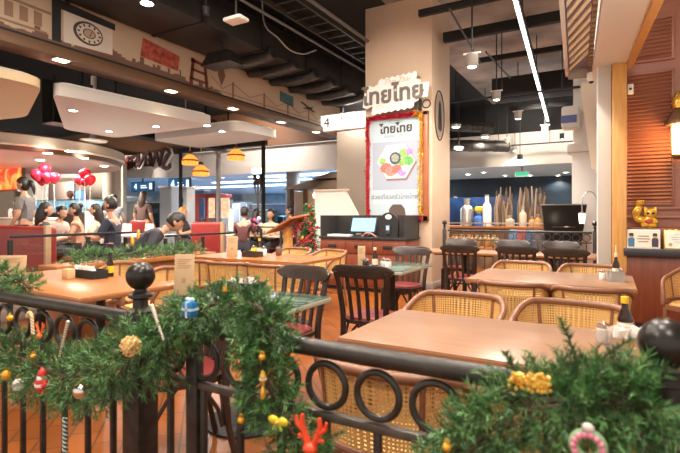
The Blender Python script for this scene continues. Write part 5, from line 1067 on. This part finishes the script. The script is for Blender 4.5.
for lab, x, y, r in (
    ('dark bistro chair facing us beyond the small green table beside the pillar', -2.02, 4.98, 176),
    ('dark bistro chair beyond the garland side green table, back rail facing us', -1.95, 2.62, 172),
    ('dark bistro chair by the railing under the garland with red seat showing', -1.90, 1.70, 150),
    ('dark bistro chair at the rear pale tables, closest to the pillar', -1.62, 6.05, 0),
    ('dark bistro chair at the rear pale tables, in the middle', -.98, 6.15, 3),
    ('dark bistro chair at the rear pale tables, closest to the cream post', -.42, 6.02, -4),
    ('dark bistro chair beyond the rear tables by the finial of the far railing', -2.0, 7.05, 180),
    ('dark bistro chair beyond the rear tables in front of the food stall', -1.25, 7.10, 182),
    ('dark bistro chair beyond the rear tables in front of the black menu stand', -.62, 7.08, 178)):
    again(B0, lab, (x, y, 0), F_(r))

# ================================================================== THINGS ON THE TABLES
M_soy = mat('soy_dark', (.03, .012, .008), .12); M_yel = mat('cap_yellow', (.80, .50, .03), .4); M_lab = mat('bottle_label', (.75, .68, .5), .5)
def bottle(lab, loc, h=.17, r=.027, cap=None, body=None, label=None):
    t = thing('sauce_bottle', lab, 'bottle', loc)
    MB().lathe([(r*.9, 0), (r, .006), (r, h*.52), (r*.85, h*.62), (r*.42, h*.76), (r*.42, h*.88), (0, h*.88)], 18).build('glass_body', body or M_soy, t)
    MB().lathe([(r*.55, h*.86), (r*.55, h), (0, h*1.01)], 14).build('cap', cap or M_yel, t); MB().lathe([(r*1.02, h*.16), (r*1.02, h*.45)], 18).build('label_sleeve', label or M_lab, t); return t
def caddy(lab, loc, w_=.16, dp=.10, h=.07, m=None, rot=0):
    t = thing('condiment_box', lab, 'caddy', loc, rot); m = m or M_steel
    MB().box(-w_/2, w_/2, -dp/2, dp/2, 0, .004).build('base', m, t)
    for s in (-1, 1):
        MB().box(-w_/2, w_/2, s*dp/2-.002, s*dp/2+.002, 0, h).build('side', m, t); MB().box(s*w_/2-.002, s*w_/2+.002, -dp/2, dp/2, 0, h).build('side', m, t)
    return t
rr = random.Random(31)
def sachets(cx, cy, z, n, w_, dp, lab, grp, col=(.78, .74, .70)):
    for k in range(n):
        o = MB().box(-.018, .018, -.0025, .0025, 0, .07, .001).build('sugar_sachet', mat('sachet%d' % (k % 3), ((.80, .77, .73), (.72, .66, .60), (.62, .50, .42))[k % 3], .3), None, (cx+rr.uniform(-w_, w_), cy+rr.uniform(-dp, dp), z)); o.rotation_euler = (rr.uniform(-.35, .35), rr.uniform(-.5, .5), rr.uniform(0, PI)); tag(o, lab, 'sachet', grp)
def jar(lab, loc, body, r=.028, h=.075):
    t = thing('condiment_jar', lab, 'jar', loc); MB().lathe([(r*.9, 0), (r, .005), (r, h*.72), (r*.85, h*.78)], 16).build('glass_body', body, t); MB().lathe([(r*.95, h*.78), (r*.95, h*.95), (r*.2, h), (0, h*1.12)], 16).build('lid', M_chrome, t); return t
def card_stand(lab, loc, w_, h, rot, m=M_paper, lean=.12):
    t = thing('menu_card', lab, 'menu', loc, rot)
    MB().box(-w_/2, w_/2, -.004, .004, 0, h, .001, Matrix.Rotation(-lean, 4, 'X')).build('card', m, t); mb = MB()
    for k in range(5): mb.box(-w_*.36, w_*(.36-.12*(k % 3)), -.0052, -.004, h*(.88-.05*k)-.004, h*(.88-.05*k), 0, Matrix.Rotation(-lean, 4, 'X'))
    mb.box(-w_*.1, w_*.1, -.0052, -.004, h*.3, h*.42, 0, Matrix.Rotation(-lean, 4, 'X')); mb.build('printed_lines', mat('card_print', (.38, .22, .11), .7), t)
    MB().box(-w_/2, w_/2, .0, .05, 0, .006).build('foot', m, t); return t
Zt = .7505
# large oak table: condiments at the right end
p = PZ(626, 352, .75); caddy('chrome condiment box with sachets at right end of the large oak table', (p.x-.005, p.y+.02, Zt), .10, .15, .06, M_chrome, .1)
sachets(p.x, p.y+.0, Zt+.02, 14, .03, .05, 'clear sachet in the chrome box on the large oak table', 'sachets on the large oak table')
bottle('dark soy bottle with yellow cap beside the chrome condiment box', (p.x+.0, p.y+.15, Zt), .175, .026)
jar('glass pepper jar beside the yellow capped bottle on the large oak table', (p.x-.07, p.y+.10, Zt), mat('clear_jar', (.55, .52, .48), .15))
# middle right table
p = PZ(616, 281, .75); caddy('steel square condiment box on the middle right oak table', (p.x, p.y, Zt), .11, .11, .075, M_steel)
bottle('dark sauce bottle with pale spout in the steel box on the middle right table', (p.x+.0, p.y+.0, Zt+.006), .20, .024, mat('cap_cream', (.75, .62, .4), .5))
MB_ = tag(MB().cyl((0, 0, 0), (.0, 0, .06), .004, n=8).build('bottle_straw', mat('cap_cream', (.75, .62, .4)), None, (p.x, p.y, Zt+.207)), 'thin pale straw spout above the dark sauce bottle', 'spout')
jar('white glass jar in the steel box on the middle right table', (p.x-.035, p.y-.03, Zt+.006), mat('clear_jar', (.55, .52, .48)))
jar('white glass shaker standing left of the steel condiment box', (p.x-.09, p.y+.03, Zt), M_white, .022, .07)
# small green table
p = PZ(361, 269, .75)
card_stand('tall narrow kraft menu card on the small green table', (-2.03, 3.98, Zt), .07, .20, .25, lean=.02)
bottle('dark bottle with pale cap on the small green table', (-1.90, 4.0, Zt), .19, .027, mat('cap_cream', (.75, .62, .4)))
for k, (x, y) in enumerate(((-1.97, 3.95), (-1.82, 4.02), (-1.76, 3.98))): jar(('small brown jar beside the kraft card on the small green table', 'grey lidded jar right of the dark bottle on the small green table', 'rightmost lidded jar on the small green table')[k], (x, y, Zt), (M_soy, mat('clear_jar', (.55, .52, .48)), M_white)[k], .03, .09)
# green table behind the garland
p = PZ(240, 290, .75); caddy('black condiment box with silver packets on the garland side green table', (-2.02, 2.36, Zt), .20, .12, .06, M_black, .1)
sachets(-2.03, 2.36, Zt+.02, 16, .08, .04, 'silver packet in the black box on the garland side green table', 'silver packets in the black box')
card_stand('kraft paper menu card standing left of the hanging garland', (-2.26, 2.05, Zt), .12, .25, .50)
jar('yellow topped jar behind the kraft menu card by the garland', (-2.18, 2.42, Zt), M_yel, .03, .07)
tag(MB().lathe([(.012, 0), (.012, .04), (.008, .05), (0, .05)], 10).build('toothpick_pot', M_white, None, (-1.80, 2.12, Zt)), 'tiny white pot on the garland side green table', 'pot')
# curved end table
card_stand('kraft menu card standing on the curved end table', (-3.92, 4.30, Zt), .13, .24, .45, lean=.05)
bottle('dark bottle on the curved end table right of its menu card', (-3.75, 4.6, Zt), .2, .03, M_yel)
for k, (x, y) in enumerate(((-3.62, 4.52), (-3.50, 4.66), (-3.85, 4.62))): jar(('white lidded jar on the curved end table near the bottle', 'brown lidded jar on the curved end table, rightmost', 'yellow jar on the curved end table beside the menu card')[k], (x, y, Zt), (M_white, mat('jar_brown', (.16, .07, .04)), M_yel)[k], .035, .11)
caddy('dark wooden condiment tray on the curved end table', (-3.66, 4.36, Zt), .22, .12, .06, M_darkwood)
# left orange table
p = PZ(57, 270, .76); caddy('black condiment box with packets on the left orange table', (-3.55, 2.28, Zt), .30, .12, .065, M_black, -.05)
sachets(-3.63, 2.28, Zt+.02, 22, .12, .04, 'white sugar packet in the black box on the left table', 'sugar packets on the left table')
bottle('dark bottle with yellow label behind the black box on the left table', (-3.47, 2.40, Zt), .19, .026, M_black, None, M_yel)
card_stand('wide kraft menu card at the far left of the left table', (-4.12, 2.0, Zt), .20, .17, .60)
tag(MB().box(-.04, .04, -.03, .03, 0, .075, .003).build('napkin_box', mat('kraft_box', (.62, .40, .2), .7), None, (-3.63, 2.16, Zt)), 'small kraft box in front of the black box on the left table', 'box')
# ================================================================== FOREGROUND IRON RAILING
RY = 1.09
def baluster_rail(x0, x1, y, ztop, lab, step, ringR, ringr, railr, bw, name='iron_railing', posts=(), extra=(), bottom=.1):
    t = thing(name, lab, 'railing', ((x0+x1)/2, y, 0)); o = (x0+x1)/2
    MB().tube([(x0-o, 0, ztop-railr), (x1-o, 0, ztop-railr)], railr, 16).build('top_rail', M_iron, t)
    zr = ztop-2*railr-ringR-ringr-.004
    zb = zr-ringR-ringr-.012
    MB().box(x0-o, x1-o, -.012, .012, zb-.012, zb+.010, .003).build('middle_bar', mat('worn_iron', (.085, .072, .060), .45, .3, .35, 25), t); MB().box(x0-o, x1-o, -.012, .012, bottom, bottom+.025, .003).build('bottom_bar', M_iron, t)
    n = int((x1-x0)/step); off = ((x1-x0)-n*step)/2
    for k in range(n):
        x = x0-o+off+step*(k+.5); MB().ring((x, 0, zr), ringR, ringr, Matrix.Rotation(PI/2, 4, 'X'), 32, 8).build('ring', M_iron, t)
        MB().box(x-bw/2, x+bw/2, -bw/2, bw/2, bottom, zb, .002).build('baluster', M_iron, t)
    for x in extra: MB().box(x-o-.024, x-o+.024, -.016, .016, .0, ztop-railr, .003).build('flat_post', M_iron, t)
    return t
def post(x, y, lab, w_=.042, top=.90, ball=.048):
    t = thing('railing_post', lab, 'post', (x, y, 0)); MB().box(-w_, w_, -w_, w_, 0, top+.005, .006).build('shaft', M_iron, t)
    z = top; b = MB().lathe([(w_*1.0, z), (w_*1.02, z+.012), (w_*.62, z+.022), (w_*.58, z+.05), (w_*.95, z+.058), (w_*.95, z+.068), (w_*.5, z+.078), (w_*.45, z+.088)], 24).build('collar', M_iron, t)
    MB().ball((0, 0, z+.082+ball), ball, 28, 18).build('ball_finial', mat('iron_worn', (.022, .019, .017), .3, .3, .3, 14), t); return t
baluster_rail(-2.86, -1.455, RY, .905, 'black iron railing with rings left of the first ball post', .15, .058, .0095, .024, .018)
baluster_rail(-1.365, .045, RY, .905, 'black iron railing with rings across the front between two ball posts', .15, .058, .0095, .024, .018, extra=(-1.15,))
baluster_rail(.135, 1.0, RY, .905, 'black iron railing with rings right of the second ball post', .15, .058, .0095, .024, .018)
post(-1.41, RY, 'black iron post with ball finial at the left of the front railing')
post(.09, RY, 'black iron post with large ball finial at the right edge', .046, .868, .047)
baluster_rail(-2.36, -.24, 7.8, 1.0, 'ornate black railing with a ring row in front of the food stall', .132, .052, .006, .016, .014)
post(-2.42, 7.8, 'thin black far railing post with ball finial beside the pillar', .028, .99, .040); post(-.20, 7.8, 'thin black far railing post with ball finial by the cream post', .028, .99, .040)

# ================================================================== GARLANDS AND ORNAMENTS
YG = 1.055
def GP(l, Y=YG): return spline([PY(px, py, Y+dy) for px, py, dy in l], 8)
rA = lambda pth, r0: [r0]*len(pth)
pA = GP([(-70, 335, 0), (-20, 350, 0), (15, 356, -.01), (55, 374, -.02), (92, 374, -.02), (128, 355, -.03), (165, 344, -.01)])
gA = garland('fir_garland', 'thick green fir garland draped on the railing left of first post', pA, .160, 760, 41, L=(.07, .12))
pB = GP([(150, 345, -.01), (170, 330, -.02), (195, 312, -.01), (225, 302, 0), (255, 306, 0), (272, 322, -.01)])
gB = garland('fir_garland', 'green fir garland looped over the rail right of the first post', pB, .100, 360, 42, L=(.06, .10))
pC = GP([(268, 318, -.02), (262, 350, -.03), (268, 385, -.03), (285, 420, -.03), (300, 455, -.03), (315, 490, -.03)])
gC = garland('fir_garland', 'fir garland tail hanging down the front railing in the middle', pC, .105, 320, 43, L=(.06, .10))
pD = GP([(455, 480, -.02), (480, 440, -.03), (520, 410, -.03), (560, 400, -.03), (595, 404, -.02), (625, 404, -.02), (640, 402, -.01)])
gD = garland('fir_garland', 'dense fir garland over the rail at the lower right', pD, .125, 560, 44, L=(.06, .11), nl=.032, nw=.0015)
pE = [PY(-40, 285, 1.16), PY(-10, 275, 1.16), PY(12, 276, 1.16), PY(30, 288, 1.15)]
gE = garland('fir_garland', 'frosted light green garland end above the rail at far left', spline(pE, 6), .09, 130, 45, L=(.05, .09), needles=30)
p0, p1 = Vector((-4.66, 2.75, .80)), Vector((-4.68, 4.55, .80))
gF = garland('fir_garland', 'green fir garland lying along the wooden planter ledge', [p0.lerp(p1, k/14)+Vector((.03*math.sin(k*2), 0, .02*math.sin(k*1.3))) for k in range(15)], .15, 420, 46, L=(.08, .14), needles=26, nl=.04, nw=.0026)
# long sprigs standing out of the lower right garland
def sprig(lab, a, b, n=150, nl=.026):
    t = thing('fir_sprig', lab, 'sprig', a); d = b-a; dn = d.normalized(); rr = random.Random(int(a.x*1000)); A = MB(); P = [Vector(), d*.5+Vector((0, 0, .012)), d]
    for k in range(n):
        f = .1+.9*k/n; o = (P[0].lerp(P[1], f*2) if f < .5 else P[1].lerp(P[2], f*2-1)); rv = Vector((rr.gauss(0, 1), rr.gauss(0, 1), rr.gauss(0, 1))); sd = dn.cross(rv).normalized(); nd = (dn*.7+sd).normalized()*nl*rr.uniform(.7, 1.1)*(1.1-.5*f); wv = nd.cross(rv).normalized()*.0011
        A.bm.faces.new([A.bm.verts.new(o-wv), A.bm.verts.new(o+wv), A.bm.verts.new(o+nd)])
    A.build('needles', M_needle, t, recalc=False); MB().tube(P, [.0028, .002, .001], 5).build('stem', M_twig, t); return t
sprig('upright fir sprig standing above the lower right garland', PY(580, 375, 1.05), PY(560, 318, 1.05))
sprig('fir sprig reaching right toward the soy bottle from the right garland', PY(585, 380, 1.05), PY(632, 338, 1.06))
sprig('fir sprig lying toward the right post finial', PY(600, 378, 1.05), PY(668, 366, 1.04), 190, .03)
sprig('fir sprig pointing up left on the right garland', PY(520, 390, 1.04), PY(505, 352, 1.03))
sprig('fir sprig at the lower right end of the middle garland tail', PY(310, 452, 1.03), PY(345, 432, 1.02))
def orn(name, lab, px, py, Y, cat='ornament', grp=None): return thing(name, lab, cat, PY(px, py, Y), 0, grp)
fy = .93
M_silver = mat('silver_ball', (.78, .72, .68), .12, 1)
def cap_ring(t, r):
    MB().lathe([(.006, r*.94), (.006, r*1.14), (0, r*1.14)], 12).build('cap', M_gold, t); MB().ring((0, 0, r*1.22), .005, .001, Matrix.Rotation(PI/2, 4, 'X'), 14, 5).build('hook', M_gold, t)
t = orn('bauble', 'shiny silver bauble hanging at the lower edge of the left garland', 81, 391, fy); MB().ball((0, 0, 0), .025, 24, 16).build('ball', M_silver, t); cap_ring(t, .025)
t = orn('bauble', 'white pearly bauble on the left garland below the rings', 18, 385, fy); MB().lathe([(0, -.024), (.014, -.018), (.02, -.004), (.017, .012), (.008, .022), (0, .024)], 8).build('ball', mat('pearl', (.75, .70, .65), .25), t); cap_ring(t, .022)
t = orn('bauble', 'gold glitter ball on the garland in front of the first post', 131, 346, fy)
rr = random.Random(8); MB().ball((0, 0, 0), .028, 20, 14).build('core', mat('straw_gold', (.55, .34, .12), .5, .3), t); mb = MB()
for k in range(90):
    d = Vector((rr.gauss(0, 1), rr.gauss(0, 1), rr.gauss(0, 1))).normalized(); mb.ball(d*.029, rr.uniform(.003, .0055), 6, 4)
mb.build('glitter_beads', mat('bead_gold', (.80, .58, .26), .3, .5), t)
sa = orn('santa_ornament', 'small red and white Santa ornament on the left garland', 42, 380, fy)
MB().lathe([(.012, -.035), (.02, -.03), (.022, -.012), (.017, .004), (0, .006)], 16).build('coat', mat('santa_red', (.60, .03, .03), .45), sa); MB().lathe([(.0225, -.020), (.0235, -.015), (.0225, -.010)], 16).build('belt_band', M_white, sa)
MB().ball((0, 0, .012), .0135, 14, 10).build('head', M_skin, sa); MB().ball((0, -.009, .006), (.013, .008, .012), 12, 8).build('beard', M_white, sa); MB().lathe([(.0145, .018), (.015, .022), (.010, .032), (.0, .046)], 14).build('hat', mat('santa_red', (.6, .03, .03)), sa)
for s in (-1, 1): MB().tube([(s*.017, 0, -.002), (s*.027, -.006, -.010), (s*.024, -.014, -.016)], [.007, .006, .006], 8).build('arm', mat('santa_red', (.6, .03, .03)), sa); MB().tube([(s*.009, 0, -.03), (s*.009, -.002, -.044)], [.008, .007], 8).build('leg', mat('santa_red', (.6, .03, .03)), sa)
def cane(lab, px0, py0, px1, py1, m1, m2, r=.006, hook=True):
    a, b = PY(px0, py0, fy), PY(px1, py1, fy); t = thing('candy_cane', lab, 'ornament', a); d = b-a
    pts = [d*(k/12) for k in range(13)]
    if hook: pts = [Vector((.022+.011*math.cos(PI*k/8), 0, .011*math.sin(PI*k/8)))-Vector((.011*2+.0, 0, 0)) for k in range(8, -1, -1)][::-1]+pts if False else [Vector((-.03+.015*(1-math.cos(PI*k/8)), 0, .018*math.sin(PI*k/8))) for k in range(0, 8)]+pts
    MB().tube(pts, r, 10).build('stick', m1, t); mb = MB(); n = int(len(pts)*3)
    L = len(pts)-1
    for k in range(2):
        mb.tube([ (pts[min(L, int(u*L))].lerp(pts[min(L, int(u*L)+1)], u*L-int(u*L)))+Vector((math.cos(u*26+k*PI), math.sin(u*26+k*PI), 0))*r*.72 for u in [q/60 for q in range(61)]], r*.42, 6)
    mb.build('spiral_stripe', m2, t); return t
M_teal = mat('cane_teal', (.015, .12, .13), .3)
cane('dark teal and white striped candy cane hanging below the left garland', 65, 418, 65, 452, M_teal, M_white, .0075, False)
cane('gold and white candy cane high on the left garland', 32, 318, 33, 334, mat('cane_gold', (.75, .42, .12), .4), M_white, .0055)
def twigstick(lab, a, b):
    a, b = PY(*a, fy+.02), PY(*b, fy+.02); t = thing('icicle_ornament', lab, 'ornament', a); d = b-a; pts = [d*(k/16) for k in range(17)]
    MB().tube(pts, [.0055*(1-.6*k/16) for k in range(17)], 8).build('stick', mat('icicle_silver', (.62, .55, .48), .25, .6), t); mb = MB()
    for q in range(15): mb.ball(d*(q/15), .0065*(1-.5*q/15), 8, 6)
    mb.build('beads', mat('icicle_pale', (.78, .70, .60), .3, .3), t)
twigstick('silver icicle stick on the left garland under the rings', (68, 322), (59, 358))
twigstick('thin silver icicle stick right of the first post finial', (152, 306), (164, 341))
def reindeer(lab, px, py, s, m):
    t = orn('antler_ornament', lab, px, py, fy-.01); 
    for q in (-1, 1):
        MB().tube([(q*.004, 0, -.02), (q*.014, 0, 0), (q*.022, 0, .024), (q*.02, 0, .042)], [x*s for x in (.006, .006, .005, .003)], 8).tube([(q*.018, 0, .01), (q*.034, 0, .022), (q*.036, 0, .036)], [x*s for x in (.005, .004, .0025)], 8).tube([(q*.012, 0, -.004), (q*.03, 0, -.002)], [x*s for x in (.005, .003)], 8).build('antler', m, t)
    MB().ball((0, -.004, -.022), (.016, .012, .012), 12, 8).build('head', m, t); t.scale = (s,)*3; return t
reindeer('bright red antler shaped ornament on the hanging garland tail', 311, 437, 1.15, mat('antler_red', (.75, .07, .02), .4, 0, .1, 30))
reindeer('orange red antler shaped ornament below the rings at left', 40, 331, .75, mat('antler_orange', (.75, .14, .03), .4))
t = orn('gift_ornament', 'blue wrapped gift ornament on the garland over the rail', 190, 309, fy+.0); MB().box(-.018, .018, -.014, .014, -.022, .02, .006).build('gift_box', mat('gift_blue', (.02, .20, .48), .25, .2), t); MB().box(-.0185, .0185, -.0145, .0145, -.003, .003).box(-.003, .003, -.0145, .0145, -.0225, .0205).build('ribbon', mat('ribbon_ice', (.55, .75, .85), .3), t)
for s in (-1, 1): MB().ball((s*.008, 0, .026), (.009, .005, .006), 8, 6).build('bow', mat('ribbon_ice', (.55, .75, .85)), t)
t = orn('bell_drop', 'long gold double drop ornament on the hanging garland tail', 263, 386, fy)
MB().lathe([(0, -.034), (.006, -.03), (.008, -.016), (.004, -.004), (.003, .002), (.008, .012), (.009, .024), (.004, .036), (0, .04)], 14).build('drop', M_gold, t); MB().lathe([(.0095, .016), (.0095, .02)], 12).build('band', M_white, t)
t = orn('bow_ornament', 'yellow green bow ornament on the hanging garland tail', 278, 422, fy-.02)
for s in (-1, 1): MB().ball((s*.014, 0, .003), (.015, .006, .010), 12, 8).build('bow_loop', mat('bow_yellow', (.75, .62, .04), .35, .2), t); MB().tube([(s*.002, 0, 0), (s*.012, -.003, -.018)], [.004, .003], 6).build('bow_tail', mat('bow_lime', (.35, .55, .06), .4), t)
MB().ball((0, -.005, 0), .006, 10, 8).build('knot', M_gold, t)
t = orn('bow_ornament', 'gold glitter bow on the lower right garland', 530, 381, .935)
for s in (-1, 1): MB().ball((s*.017, 0, .0), (.018, .010, .014), 14, 10).build('bow_loop', M_gold, t)
mb = MB()
for k in range(70): mb.ball((rr.uniform(-.036, .036), -.010+rr.uniform(-.004, .004), rr.uniform(-.016, .018)), rr.uniform(.002, .0045), 6, 4)
mb.build('glitter_beads', mat('bead_gold2', (.85, .55, .10), .3, .5), t)
t = orn('ring_ornament', 'pink and green ring wreath ornament at the bottom right', 588, 446, .92); MB().ring((0, 0, 0), .022, .009, Matrix.Rotation(PI/2, 4, 'X'), 26, 10).build('wreath_ring', mat('mint_ring', (.30, .48, .25), .4), t); mb = MB()
for k in range(14): a = k*2*PI/14; mb.ball((.022*math.cos(a), -.008, .022*math.sin(a)), .0055, 8, 6)
mb.build('pink_beads', mat('bead_pink', (.75, .25, .38), .35), t); MB().ball((0, -.006, .034), (.010, .006, .008), 8, 6).build('bow', mat('bow_white', (.8, .75, .7)), t)
for px, py, lab, r in ((6, 375, 'orange gold bauble at the left edge of the photo', .018), (10, 318, 'small yellow bauble on the garland near the left edge', .012), (33, 356, 'tiny gold bauble above the Santa ornament', .009), (225, 290, 'tiny gold bauble on top of the looped garland', .006), (262, 357, 'small yellow bauble on the upper garland tail', .008), (241, 420, 'small amber bauble on the left of the garland tail', .009), (447, 447, 'small amber bauble at the bottom of the right garland', .009)):
    t = orn('bauble', lab, px, py, fy); MB().ball((0, 0, 0), r, 14, 10).build('ball', mat('bauble_amber', (.85, .42, .04), .25, .4), t); cap_ring(t, r)
